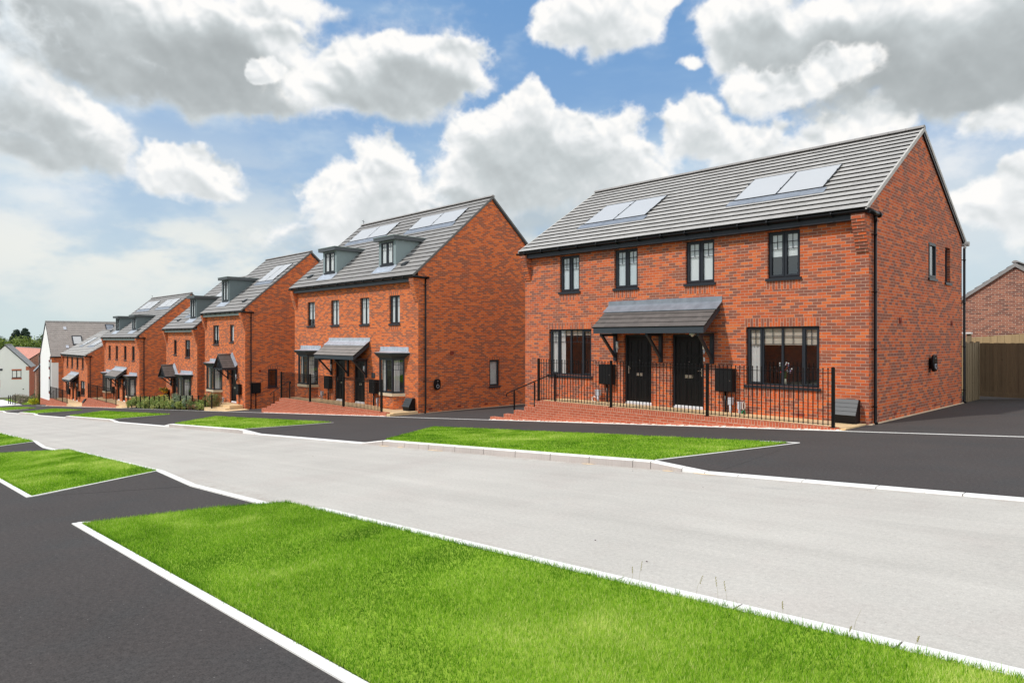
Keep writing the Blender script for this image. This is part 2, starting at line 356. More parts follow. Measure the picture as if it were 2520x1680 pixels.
ground_mat('tarmac',(.061,.053,.050),(.03,.028,.028),specks=2.0,blotch=.20,tint=(.055,.053,.052),light=(.30,.28,.27),light_amt=.5,fine=85.)
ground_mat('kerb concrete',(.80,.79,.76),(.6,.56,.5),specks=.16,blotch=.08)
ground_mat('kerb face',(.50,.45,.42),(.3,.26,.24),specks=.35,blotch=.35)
ground_mat('soil',(.25,.38,.03),(.05,.06,.02),specks=.8,blotch=.4)
ground_mat('paving buff',(.74,.53,.29),(.5,.35,.22),specks=.25,blotch=.22,tint=(.68,.53,.36))
ground_mat('mortar gravel',(.90,.84,.74),(.6,.5,.4),specks=.6,blotch=.3,fine=60.)
ground_mat('field',(.10,.11,.055),(.1,.1,.05),specks=.4,blotch=.5,fine=6.,bs=.03)
def wood_mat(name,base,dark):
    m,T,b=new_mat(name); tc=T.n.new('ShaderNodeTexCoord').outputs['Object']; x,y,z=T.sep(tc)
    s=T.comb(T.m('MULTIPLY',T.m('ADD',x,y),9.),0,T.m('MULTIPLY',z,.9)); n=T.noise(s,3.,5,.6)
    idx=T.m('FLOOR',T.m('DIVIDE',T.m('ADD',x,y),.125)); wn=T.n.new('ShaderNodeTexWhiteNoise'); wn.noise_dimensions='1D'; T.set(wn.inputs['W'],idx)
    kn=T.mr(T.noise(T.comb(T.m('ADD',x,y),0,z),14.,2,.5),.68,.74)
    c=T.mix(T.m('MULTIPLY_ADD',wn.outputs['Value'],.35,T.mr(n,.3,.8,0,.6,'LINEAR')),base,dark); c=T.mix(T.m('MULTIPLY',kn,.7),c,(.03,.02,.012))
    T.set(b.inputs['Base Color'],c); b.inputs['Roughness'].default_value=.85
wood_mat('fence brown',(.21,.135,.070),(.115,.074,.040)); wood_mat('fence pale',(.50,.36,.19),(.33,.23,.12)); wood_mat('post wood',(.26,.20,.12),(.15,.11,.065))
def leaf_mat(name,cols,trans=.25,gl=.3):
    m,T,b=new_mat(name); o=T.n['Material Output']
    at=T.n.new('ShaderNodeAttribute'); at.attribute_name='tone'
    c=T.ramp(at.outputs['Fac'],cols); T.set(b.inputs['Base Color'],c); b.inputs['Roughness'].default_value=.55; b.inputs['Specular IOR Level'].default_value=gl
    tl=T.n.new('ShaderNodeBsdfTranslucent'); T.set(tl.inputs[0],c)
    mx=T.n.new('ShaderNodeMixShader'); mx.inputs[0].default_value=trans; T.l.new(b.outputs[0],mx.inputs[1]); T.l.new(tl.outputs[0],mx.inputs[2]); T.l.new(mx.outputs[0],o.inputs[0])
leaf_mat('grass blade',[(0.,(.050,.165,.008)),(.3,(.200,.425,.018)),(.6,(.41,.63,.048)),(1.,(.88,.88,.34))],.45,.15)
leaf_mat('euonymus leaf',[(0.,(.08,.15,.035)),(.4,(.24,.34,.08)),(.75,(.50,.54,.16)),(1.,(.80,.76,.32))])
leaf_mat('photinia leaf',[(0.,(.08,.13,.04)),(.5,(.22,.28,.09)),(.8,(.38,.22,.12)),(1.,(.50,.16,.09))])
leaf_mat('blue leaf',[(0.,(.10,.17,.10)),(.6,(.27,.36,.22)),(1.,(.52,.58,.44))])
leaf_mat('yellow leaf',[(0.,(.05,.14,.01)),(.45,(.16,.28,.02)),(.5,(.62,.60,.02)),(1.,(.80,.74,.04))])
leaf_mat('orange flower',[(0.,(.12,.16,.04)),(.5,(.20,.20,.05)),(.55,(.80,.30,.02)),(1.,(.85,.48,.03))])
leaf_mat('pink mix leaf',[(0.,(.10,.12,.06)),(.5,(.26,.26,.16)),(.8,(.5,.38,.34)),(1.,(.7,.62,.55))])
leaf_mat('tree leaf',[(0.,(.04,.07,.03)),(.5,(.085,.135,.045)),(1.,(.16,.21,.07))],.2)
leaf_mat('tree leaf bright',[(0.,(.06,.11,.02)),(.5,(.16,.23,.035)),(1.,(.26,.33,.06))],.2)
leaf_mat('conifer leaf',[(0.,(.020,.040,.030)),(.6,(.040,.072,.050)),(1.,(.07,.11,.07))],.1)
leaf_mat('dry stalk',[(0.,(.35,.30,.12)),(1.,(.60,.52,.28))])

# ================================================================ geometry helpers
ORG={}
class MB:
    """collects faces of ONE mesh (world coordinates, metres); uv in metres"""
    def __init__(s): s.v=[]; s.f=[]; s.uv=[]; s.mi=[]; s.sm=[]
    def face(s,pts,uv=None,m=0,sm=False):
        pts=[Vector(p) for p in pts]; i=len(s.v); s.v+=pts; s.f.append(tuple(range(i,i+len(pts))))
        if uv is None:
            n=(pts[1]-pts[0]).cross(pts[2]-pts[0]) if len(pts)>2 else Vector((0,0,1))
            a=max(range(3),key=lambda k:abs(n[k]))
            uv=[((p.y,p.z),(p.x,p.z),(p.x,p.y))[a] for p in pts]
        s.uv.append(uv); s.mi.append(m); s.sm.append(sm)
    def box(s,x0,y0,z0,x1,y1,z1,m=0,skip=''):
        s.hexa([(x0,y0,z0),(x1,y0,z0),(x1,y1,z0),(x0,y1,z0),(x0,y0,z1),(x1,y0,z1),(x1,y1,z1),(x0,y1,z1)],m)
    def hexa(s,p,m=0):
        for q in ((0,3,2,1),(4,5,6,7),(0,1,5,4),(1,2,6,5),(2,3,7,6),(3,0,4,7)): s.face([p[k] for k in q],m=m)
    def fbox(s,F,u0,u1,w0,w1,n0,n1,m=0):
        P=lambda u,w,n:F.p(u,w,n)
        s.hexa([P(u0,w0,n1),P(u1,w0,n1),P(u1,w0,n0),P(u0,w0,n0),P(u0,w1,n1),P(u1,w1,n1),P(u1,w1,n0),P(u0,w1,n0)],m)
    def bar(s,a,b,w,h=None,m=0,up=(0,0,1)):
        a=Vector(a); b=Vector(b); h=h or w; d=(b-a).normalized(); U=Vector(up)
        if abs(d.dot(U))>.98: U=Vector((1,0,0))
        r=d.cross(U).normalized()*(w/2); t=r.cross(d).normalized()*(h/2)
        s.hexa([a-r-t,a+r-t,b+r-t,b-r-t,a-r+t,a+r+t,b+r+t,b-r+t],m)
    def tube(s,pts,r,n=8,m=0,caps=True,closed=False):
        pts=[Vector(p) for p in pts]; rings=[]; rr=r if isinstance(r,(list,tuple)) else [r]*len(pts)
        prev=None
        for i,p in enumerate(pts):
            d=((pts[min(i+1,len(pts)-1)]-pts[max(i-1,0)])).normalized()
            if prev is None:
                U=Vector((0,0,1)) if abs(d.z)<.9 else Vector((1,0,0)); a=d.cross(U).normalized()
            else: a=(prev-d*prev.dot(d)).normalized()
            prev=a; b=d.cross(a); rings.append([p+(a*math.cos(t)+b*math.sin(t))*rr[i] for t in (2*math.pi*k/n for k in range(n))])
        for i in range(len(rings)-1):
            for k in range(n):
                k2=(k+1)%n; s.face([rings[i][k],rings[i][k2],rings[i+1][k2],rings[i+1][k]],m=m,sm=True)
        if caps: s.face(rings[0][::-1],m=m); s.face(rings[-1],m=m)
    def ball(s,c,r,m=0,nu=8,nv=5):
        c=Vector(c); r=Vector((r,r,r)) if not hasattr(r,'__len__') else Vector(r)
        P=lambda i,j:c+Vector((r.x*math.sin(math.pi*j/nv)*math.cos(2*math.pi*i/nu),r.y*math.sin(math.pi*j/nv)*math.sin(2*math.pi*i/nu),r.z*math.cos(math.pi*j/nv)))
        for j in range(nv):
            for i in range(nu):
                q=[P(i,j),P(i,j+1),P(i+1,j+1),P(i+1,j)]
                if j==0: q=[q[0],q[1],q[2]]
                if j==nv-1: q=[q[0],q[1],q[3]]
                s.face(q,m=m,sm=True)
    def prism(s,poly,ext,m=0):
        """poly: planar outline, ext: vector"""
        a=[Vector(p) for p in poly]; e=Vector(ext); b=[p+e for p in a]
        s.face(a[::-1],m=m); s.face(b,m=m)
        for i in range(len(a)):
            j=(i+1)%len(a); s.face([a[i],a[j],b[j],b[i]],m=m)
    def build(s,name,mats,parent=None,org=None,fixn=True):
        me=bpy.data.meshes.new(name)
        o=Vector(ORG[parent.name]) if parent is not None else Vector(org or (0,0,0))
        me.from_pydata([tuple(v-o) for v in s.v],[],s.f)
        if not isinstance(mats,(list,tuple)): mats=[mats]
        for q in mats: me.materials.append(MAT[q])
        ul=me.uv_layers.new(name='UVMap'); ul.data.foreach_set('uv',np.array([c for f in s.uv for c in f],np.float32).ravel())
        me.polygons.foreach_set('material_index',s.mi); me.polygons.foreach_set('use_smooth',s.sm)
        ob=bpy.data.objects.new(name,me); COL.objects.link(ob)
        if any(s.sm):
            bm=bmesh.new(); bm.from_mesh(me); bmesh.ops.remove_doubles(bm,verts=bm.verts,dist=.0004); bm.to_mesh(me); bm.free()
        if parent is not None: ob.parent=parent
        else: ob.location=o
        ORG[ob.name]=tuple(o); return ob
class Fr:
    """a wall plane: origin, unit vector along (u), outward normal (n); w is height"""
    def __init__(s,o,u,n): s.o=Vector(o); s.u=Vector(u).normalized(); s.n=Vector(n).normalized()
    def p(s,u,w,n=0): return s.o+s.u*u+s.n*n+Vector((0,0,w))
def tag(o,label,cat,group=None,kind=None):
    if label: o['label']=label
    if cat: o['category']=cat
    if group: o['group']=group
    if kind: o['kind']=kind
    return o
def thing(name,label,cat,loc,rz=0,group=None):
    o=bpy.data.objects.new(name,None); COL.objects.link(o); o.location=loc; o.rotation_euler=(0,0,rz); o.empty_display_size=.2
    ORG[o.name]=tuple(loc); return tag(o,label,cat,group)
def struct(name,mb,mats): o=mb.build(name,mats); o['kind']='structure'; return o
def copy_tree(o,parent=None):
    c=o.copy(); COL.objects.link(c)
    if parent is not None: c.parent=parent
    for ch in o.children: copy_tree(ch,c)
    return c

# ================================================================ ground, road, paths
def zg(x): return .065*max(-131.,min(40.,x))
def sheet(mb,poly,dz,m=0,nx=1):
    """flat polygon (x,y) laid on the sloping ground"""
    mb.face([(x,y,zg(x)+(dz(x,y) if callable(dz) else dz)) for x,y in poly],uv=[p for p in poly],m=m)
def strip(mb,x0,x1,y0,y1,dz,m=0,step=None):
    xs=[x0]; 
    while step and xs[-1]+step<x1: xs.append(xs[-1]+step)
    xs.append(x1)
    for a,b in zip(xs,xs[1:]): sheet(mb,[(a,y0),(b,y0),(b,y1),(a,y1)],dz,m)
mb=MB()
for a,b in ((-1800,-131),(-131,40),(40,900)):
    for c,d in ((-900,-20),(-20,9),(9,60),(60,1800)): sheet(mb,[(a,c),(b,c),(b,d),(a,d)],-.03)
struct('ground',mb,'field')
mb=MB(); strip(mb,-131,40,3.9,9.2,.0); sheet(mb,[(-131,3.9),(-131,9.2),(-190,20),(-190,12)],.0); struct('road',mb,'road surface')
mb=MB(); strip(mb,-131,40,9.19,29.5,.004); struct('far_pavement',mb,'tarmac')
mb=MB(); strip(mb,-131,40,-6,3.93,.004); struct('near_pavement',mb,'tarmac')
# tarmac wedges that take the crossings up to the verges
mb=MB()
for a,b,c,yk in ((-6.33,-5.3,(-5.78,13.2),9.19),(-22.48,-21.0,(-23.18,12.9),9.19),(-38.57,-37.0,(-42.35,13.1),9.19),(-58.45,-57.5,(-64.3,13.1),9.19),(-14.0,-15.1,(-17.4,13.1),9.19),(-29.2,-30.6,(-35.4,13.),9.19),(-13.46,-11.7,(-13.0,2.0),3.91),(-25.52,-24.1,(-25.5,2.0),3.91)):
    P0,P1,P2=(a,yk,zg(a)+.122),(b,yk,zg(b)+.006),(c[0],c[1],zg(c[0])+.006); mb.face([P0,P1,P2],uv=[(0,0)]*3); mb.face([P0,(a,yk,zg(a)-.02),P1],uv=[(0,0)]*3)
struct('crossing_ramps',mb,'tarmac')
def hprof(ev):
    """kerb height along x from a list of (x,height)"""
    def h(x):
        if x<=ev[0][0]: return ev[0][1]
        for (a,p),(b,q) in zip(ev,ev[1:]):
            if x<=b: return p+(q-p)*(x-a)/(b-a)
        return ev[-1][1]
    return h
FK=[(-131,.125),(-74,.125),(-72.5,.022),(-66,.022),(-65,.125),(-59.5,.125),(-58,.022),(-49.3,.022),(-48.3,.125),(-38.8,.125),(-37.4,.022),(-30.4,.022),(-29.5,.125),(-22.6,.125),(-21.1,.022),(-15.0,.022),(-14.0,.125),(-6.35,.125),(-5.4,.022),(14,.022),(15,.125),(40,.125)]
NK=[(-131,.125),(-25.6,.125),(-24.2,.022),(-21.2,.022),(-20.3,.125),(-13.4,.125),(-11.75,.022),(-8.35,.022),(-7.5,.125),(40,.125)]
def kerb(name,ev,y0,y1,front,unit=.914):
    h=hprof(ev); mb=MB(); xs=sorted({round(e[0],3) for e in ev}|{round(-131+k*unit,3) for k in range(int(171/unit))})
    if True:
        for a,b in zip(xs,xs[1:]):
            if b-a<.02: continue
            if b>-45: a2,b2=a+.006,b-.005
            else: a2,b2=a,b
            fy,by=(y0,y1) if front<0 else (y1,y0); s=.018*(1 if front<0 else -1)
            za,zb=zg(a2),zg(b2); ha,hb=h(a2),h(b2)
            T0=lambda x,y,hh: (x,y,zg(x)+hh)
            # battered face, rounded arris, top, back
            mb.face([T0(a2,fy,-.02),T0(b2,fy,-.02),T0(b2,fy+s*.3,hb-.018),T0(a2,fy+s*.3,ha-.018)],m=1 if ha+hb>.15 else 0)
            mb.face([T0(a2,fy+s*.3,ha-.018),T0(b2,fy+s*.3,hb-.018),T0(b2,fy+s,hb),T0(a2,fy+s,ha)],m=0)
            mb.face([T0(a2,fy+s,ha),T0(b2,fy+s,hb),T0(b2,by,hb),T0(a2,by,ha)],m=0)
            mb.face([T0(a2,by,ha),T0(b2,by,hb),T0(b2,by,-.02),T0(a2,by,-.02)],m=0)
            if b>-45:
                mb.face([T0(b2,fy,-.02),T0(b2,by,-.02),T0(b2,by,hb),T0(b2,fy+s,hb)],m=1); mb.face([T0(a2,fy,-.02),T0(a2,by,-.02),T0(a2,by,ha),T0(a2,fy+s,ha)],m=1)
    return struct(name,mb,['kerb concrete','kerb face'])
kerb('far_kerb',FK,9.05,9.19,-1); kerb('near_kerb',NK,3.90,4.03,1)
# flush concrete edgings
mb=MB()
def edging(pts,w=.05,h=.012,zo=None):
    for (x0,y0),(x1,y1) in zip(pts,pts[1:]):
        d=Vector((x1-x0,y1-y0)); n=Vector((-d.y,d.x)).normalized()*(w/2)
        L=max(1,int(d.length/.914)); 
        for k in range(L):
            a=k/L+.0015/d.length; b=(k+1)/L-.0015/d.length; A=(x0+d.x*a,y0+d.y*a); B=(x0+d.x*b,y0+d.y*b)
            P=[(A[0]-n.x,A[1]-n.y),(B[0]-n.x,B[1]-n.y),(B[0]+n.x,B[1]+n.y),(A[0]+n.x,A[1]+n.y)]
            mb.hexa([(x,y,zg(x)-.02) for x,y in P]+[(x,y,zg(x)+h+(zo(y) if zo else 0)) for x,y in P])
edging([(-100,15.57),(20,15.57)],.05)
ZF=lambda y:.118*(1-min(1,max(0,(y-9.2)/3.8))); ZN=lambda y:.110*min(1,max(0,(y-2)/1.9))
edging([(-6.35,9.20),(-5.80,13.16)],.05,.012,ZF); edging([(-5.80,13.18),(-6.6,13.17)],.05)
edging([(-22.5,9.20),(-23.2,12.85)],.05,.012,ZF); edging([(-38.6,9.20),(-42.4,13.05)],.06,.012,ZF); edging([(-58.5,9.20),(-64.4,13.1)],.08,.012,ZF); edging([(-75,9.20),(-84.6,13.1)],.08,.012,ZF)
edging([(-9.87,1.94),(9,1.94)],.080,.015); edging([(-9.87,1.95),(-9.76,2.06)],.07,.015)
edging([(-31,1.94),(-13.02,1.94)],.080,.015); edging([(-13.05,1.95),(-13.48,3.9)],.06,.015,ZN); edging([(-25.55,2.0),(-25.55,3.9)],.06,.015,ZN); edging([(-60,1.955),(-25.5,1.955)],.09,.015)
struct('path_edging',mb,'kerb concrete')
# gravelly mortar left along the foot of the ramp walls
def rough_strip(x0,x1,y0,y1,seed):
    rng=random.Random(seed); x=x0
    while x<x1:
        b=min(x1,x+rng.uniform(.04,.10)); yy=y1-rng.random()*.05
        h=.012+rng.random()*.022
        GR.face([(x,y0,zg(x)+.008),(b,y0,zg(b)+.008),(b,yy,zg(b)+h),(x,yy,zg(x)+h)]); x=b
GR=MB()
for a,b in ((-17.6,-5.95),(-35.7,-24.0),(-79.,-64.8),(-97,-83.4)): rough_strip(a,b,15.595,15.70,int(-a*10))
g=GR.build('mortar_gravel','mortar gravel'); tag(g,None,None,None,'stuff')
# grass
def vnoise(x,y,sc,seed):
    rng=np.random.default_rng(seed); g=rng.random((64,64)).astype(np.float32)
    u=x*sc+1000; v=y*sc+1000; i=np.floor(u).astype(int); j=np.floor(v).astype(int); fu=u-i; fv=v-j; fu=fu*fu*(3-2*fu); fv=fv*fv*(3-2*fv)
    G=lambda a,b:g[a%64,b%64]
    return (G(i,j)*(1-fu)+G(i+1,j)*fu)*(1-fv)+(G(i,j+1)*(1-fu)+G(i+1,j+1)*fu)*fv
def inpoly(x,y,P):
    c=np.zeros(len(x),bool); n=len(P)
    for i in range(n):
        x0,y0=P[i]; x1,y1=P[(i+1)%n]
        if y0==y1: continue
        c^=((y0>y)!=(y1>y))&(x<(x1-x0)*(y-y0)/(y1-y0)+x0)
    return c
def lawn(name,P,zoff,dens,w,h,seed,fringe=0,segs=1):
    # the soil sheet
    mb=MB(); xs=[p[0] for p in P]; ys=[p[1] for p in P]
    mb.face([(x,y,zg(x)+zoff(y)+.002) for x,y in P],uv=list(P)); n_=len(P)
    for i in range(n_):
        (a,b),(c,d)=P[i],P[(i+1)%n_]; mb.face([(a,b,zg(a)-.02),(c,d,zg(c)-.02),(c,d,zg(c)+zoff(d)+.002),(a,b,zg(a)+zoff(b)+.002)])
    s=mb.build(name+'_soil','soil'); s['kind']='structure'
    rng=np.random.default_rng(seed); A=(max(xs)-min(xs))*(max(ys)-min(ys)); n=int(A*dens)
    x=rng.uniform(min(xs),max(xs),n); y=rng.uniform(min(ys),max(ys),n)
    patch=vnoise(x,y,1.3,seed)*.5+vnoise(x,y,3.7,seed+1)*.3+vnoise(x,y,.45,seed+2)*.45
    k=inpoly(x,y,P)&(rng.random(n)<np.clip(.55+patch*.6,0,1)); x=x[k];y=y[k];patch=patch[k]; n=len(x)
    hh=h*(.55+.7*rng.random(n))*(.7+.6*patch); ww=w*(.7+.6*rng.random(n))
    if fringe:
        # ragged blades leaning over the edges
        m=0; fx=[];fy=[]
        for i in range(len(P)):
            a=P[i]; b=P[(i+1)%len(P)]; L=math.dist(a,b); q=int(L*fringe); t=rng.random(q); fx.append(a[0]+(b[0]-a[0])*t+rng.normal(0,.012,q)); fy.append(a[1]+(b[1]-a[1])*t+rng.normal(0,.012,q))
        fx=np.concatenate(fx); fy=np.concatenate(fy); q=len(fx); x=np.concatenate([x,fx]); y=np.concatenate([y,fy]); patch=np.concatenate([patch,np.full(q,.5)])
        hh=np.concatenate([hh,h*rng.uniform(.8,1.9,q)]); ww=np.concatenate([ww,w*rng.uniform(.8,1.5,q)]); n+=q
    z=.065*np.clip(x,-131,40)+np.array([zoff(v) for v in y])
    th=rng.uniform(0,math.pi,n); dx=np.cos(th)*ww/2; dy=np.sin(th)*ww/2
    lean=hh*rng.uniform(.1,.75,n); ph=rng.uniform(0,2*math.pi,n)+vnoise(x,y,.8,seed+5)*2
    V=np.empty((n,3,3),np.float32)
    V[:,0]=np.stack([x-dx,y-dy,z],-1); V[:,1]=np.stack([x+dx,y+dy,z],-1); V[:,2]=np.stack([x+np.cos(ph)*lean,y+np.sin(ph)*lean,z+hh],-1)
    tone=np.clip(-.10+.72*patch+rng.normal(0,.23,n)+np.clip(vnoise(x,y,2.2,seed+9)-.62,0,1)*.5-np.clip(vnoise(x,y,1.7,seed+12)-.66,0,1)*.9,0,1)
    stripe=(np.sin((x*.35+y)*3.1+1.)>0)*.06; tone=np.clip(tone+stripe,0,1)
    me=bpy.data.meshes.new(name); me.vertices.add(n*3); me.vertices.foreach_set('co',V.ravel())
    me.loops.add(n*3); me.loops.foreach_set('vertex_index',np.arange(n*3,dtype=np.int32)); me.polygons.add(n); me.polygons.foreach_set('loop_start',np.arange(0,n*3,3,dtype=np.int32)); me.polygons.foreach_set('loop_total',np.full(n,3,np.int32))
    me.update(calc_edges=True); at=me.attributes.new('tone','FLOAT','POINT'); at.data.foreach_set('value',np.repeat(tone,3).astype(np.float32))
    me.materials.append(MAT['grass blade']); o=bpy.data.objects.new(name,me); COL.objects.link(o); o['kind']='stuff'; return o
zn=lambda y:.008+.110*min(1,max(0,(y-2)/1.9)); zf=lambda y:.118*(1-min(1,max(0,(y-9.2)/3.8)))+.012
lawn('grass',[(-9.72,2.0),(.6,2.0),(.6,3.9),(-8.25,3.9),(-8.9,3.25)],zn,17000,.0040,.028,21,420)
lawn('grass',[(-23.8,2.0),(-13.12,2.0),(-13.5,3.9),(-20.7,3.9),(-22.4,2.9)],zn,6500,.007,.032,22,160)
lawn('grass',[(-52,2.0),(-25.6,2.0),(-25.6,3.9),(-52,3.9)],zn,1500,.014,.042,23,40)
lawn('grass',[(-14.1,9.2),(-6.42,9.2),(-6.0,13.1),(-17.2,13.02)],zf,3200,.009,.030,24,60)
lawn('grass',[(-29.3,9.2),(-22.6,9.2),(-23.3,12.8),(-35.2,12.95)],zf,1300,.014,.042,25,30)
lawn('grass',[(-48.3,9.2),(-38.7,9.2),(-42.3,13.0),(-57.6,13.1)],zf,600,.022,.045,26,20)
lawn('grass',[(-64.5,9.2),(-58.6,9.2),(-64.3,13.1),(-76,13.2)],zf,500,.03,.05,27,15)
lawn('grass',[(-90,9.2),(-75.2,9.2),(-84.4,13.1),(-98,13.1)],zf,400,.035,.05,28,15)
lawn('grass',[(-140,17.5),(-112,16.2),(-113,19.5),(-142,22)],lambda y:.02,160,.05,.07,29)
mb=MB(); sheet(mb,[(-140,14.4),(-112,13.2),(-112,15.9),(-140,17.2)],.012); struct('pale_path',mb,'kerb concrete')
# dry seed stalks along the near kerb
mb=MB(); rng=random.Random(5); tones=[]
for i in range(12):
    x=rng.uniform(-2.9,-.55) if i<26 else rng.uniform(-9.,-3.); y=3.88+rng.uniform(-.03,.06); z=zg(x)+.10; h=rng.uniform(.10,.20); lx=rng.uniform(-.05,.05); ly=rng.uniform(-.03,.03)
    mb.tube([(x,y,z),(x+lx*.4,y+ly*.4,z+h*.6),(x+lx,y+ly,z+h)],[.0008,.0006,.0004],4)
    if rng.random()<.6:
        for k in range(7):
            t=.68+.32*k/7; px=x+lx*t; py=y+ly*t; pz=z+h*t; mb.face([(px,py,pz),(px+.006*(-1)**k,py+.002,pz+.010),(px,py,pz+.013)])
o=mb.build('seed_stalks','dry stalk'); tag(o,None,None,None,'stuff')
# spilt sand at the foot of the far kerb
mb=MB(); rng=random.Random(8)
for cx,L in ((-13.9,.5),(-13.2,.30),(-11.9,.55),(-7.6,.35),(-6.0,.25),(-5.4,.4)):
    pts=[]
    for k in range(16):
        a=2*math.pi*k/16; r=rng.uniform(.7,1.1); pts.append((cx+math.cos(a)*L/2*r,9.02+min(0.02,math.sin(a)*.05*r)))
    c=(cx,9.0,zg(cx)+.014)
    for k in range(16): p=pts[k];q=pts[(k+1)%16]; mb.face([c,(p[0],p[1],zg(p[0])+.003),(q[0],q[1],zg(q[0])+.003)])
plain('sand',(.72,.55,.36),.95,var=.3); o=mb.build('spilt_sand','sand'); tag(o,None,None,None,'stuff')
# small stones and litter of grit on the road
mb=MB(); rng=random.Random(9)
for i in range(22):
    x=rng.uniform(-22,0); y=rng.choice([rng.uniform(4.1,9.),rng.uniform(8.7,9.),rng.uniform(4.1,4.5)]); r=rng.uniform(.003,.008)*(1 if x>-8 else 1.5); mb.ball((x,y,zg(x)+r*.5),(r*1.3,r,r*.7),0,5,3)
plain('grit',(.16,.13,.125),.9,var=.5); o=mb.build('road_grit','grit'); tag(o,None,None,None,'stuff')

# ================================================================ house parts
def wall_grid(mb,F,u0,u1,w0,w1,opens=(),sold=(),voff=0.,depth=.11,m=0,rev=True,msel=None):
    us=sorted({round(t,4) for t in [u0,u1]+[q for o in list(opens)+list(sold) for q in o[:2]] if u0<=t<=u1})
    ws=sorted({round(t,4) for t in [w0,w1]+[q for o in list(opens)+list(sold) for q in o[2:4]] if w0<=t<=w1})
    for a,b in zip(us,us[1:]):
        for c,d in zip(ws,ws[1:]):
            if b-a<1e-4 or d-c<1e-4: continue
            cu,cw=(a+b)/2,(c+d)/2
            if any(o[0]<cu<o[1] and o[2]<cw<o[3] for o in opens): continue
            so=[o for o in sold if o[0]<cu<o[1] and o[2]<cw<o[3]]
            P=[F.p(a,c),F.p(b,c),F.p(b,d),F.p(a,d)]
            if so: s0=so[0]; uv=[(w-s0[2]+.004,u-s0[0]) for u,w in ((a,c),(b,c),(b,d),(a,d))]
            else: uv=[(u,w-voff) for u,w in ((a,c),(b,c),(b,d),(a,d))]
            mb.face(P,uv=uv,m=m)
    if rev:
        for o in opens:
            a,b,c,d=o[:4]; dp=depth
            for (p,q) in (((a,c),(a,d)),((b,d),(b,c)),((a,d),(b,d)),((b,c),(a,c))):
                P=[F.p(*p,0),F.p(*q,0),F.p(*q,-dp),F.p(*p,-dp)]
                if p[0]==q[0]: uv=[(0,p[1]-voff),(0,q[1]-voff),(dp,q[1]-voff),(dp,p[1]-voff)]
                else: uv=[(.02,p[0]),(.02,q[0]),(.02+dp,q[0]),(.02+dp,p[0])]
                mb.face(P,uv=uv,m=m)
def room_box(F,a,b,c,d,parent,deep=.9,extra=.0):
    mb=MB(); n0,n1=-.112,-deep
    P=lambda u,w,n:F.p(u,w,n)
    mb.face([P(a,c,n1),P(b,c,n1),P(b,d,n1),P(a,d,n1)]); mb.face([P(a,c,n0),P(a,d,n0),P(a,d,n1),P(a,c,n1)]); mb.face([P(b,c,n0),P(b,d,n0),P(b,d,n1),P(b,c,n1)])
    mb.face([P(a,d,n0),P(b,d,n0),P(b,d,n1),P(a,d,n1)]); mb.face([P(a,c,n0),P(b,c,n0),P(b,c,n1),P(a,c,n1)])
    return mb.build('interior','room',parent)
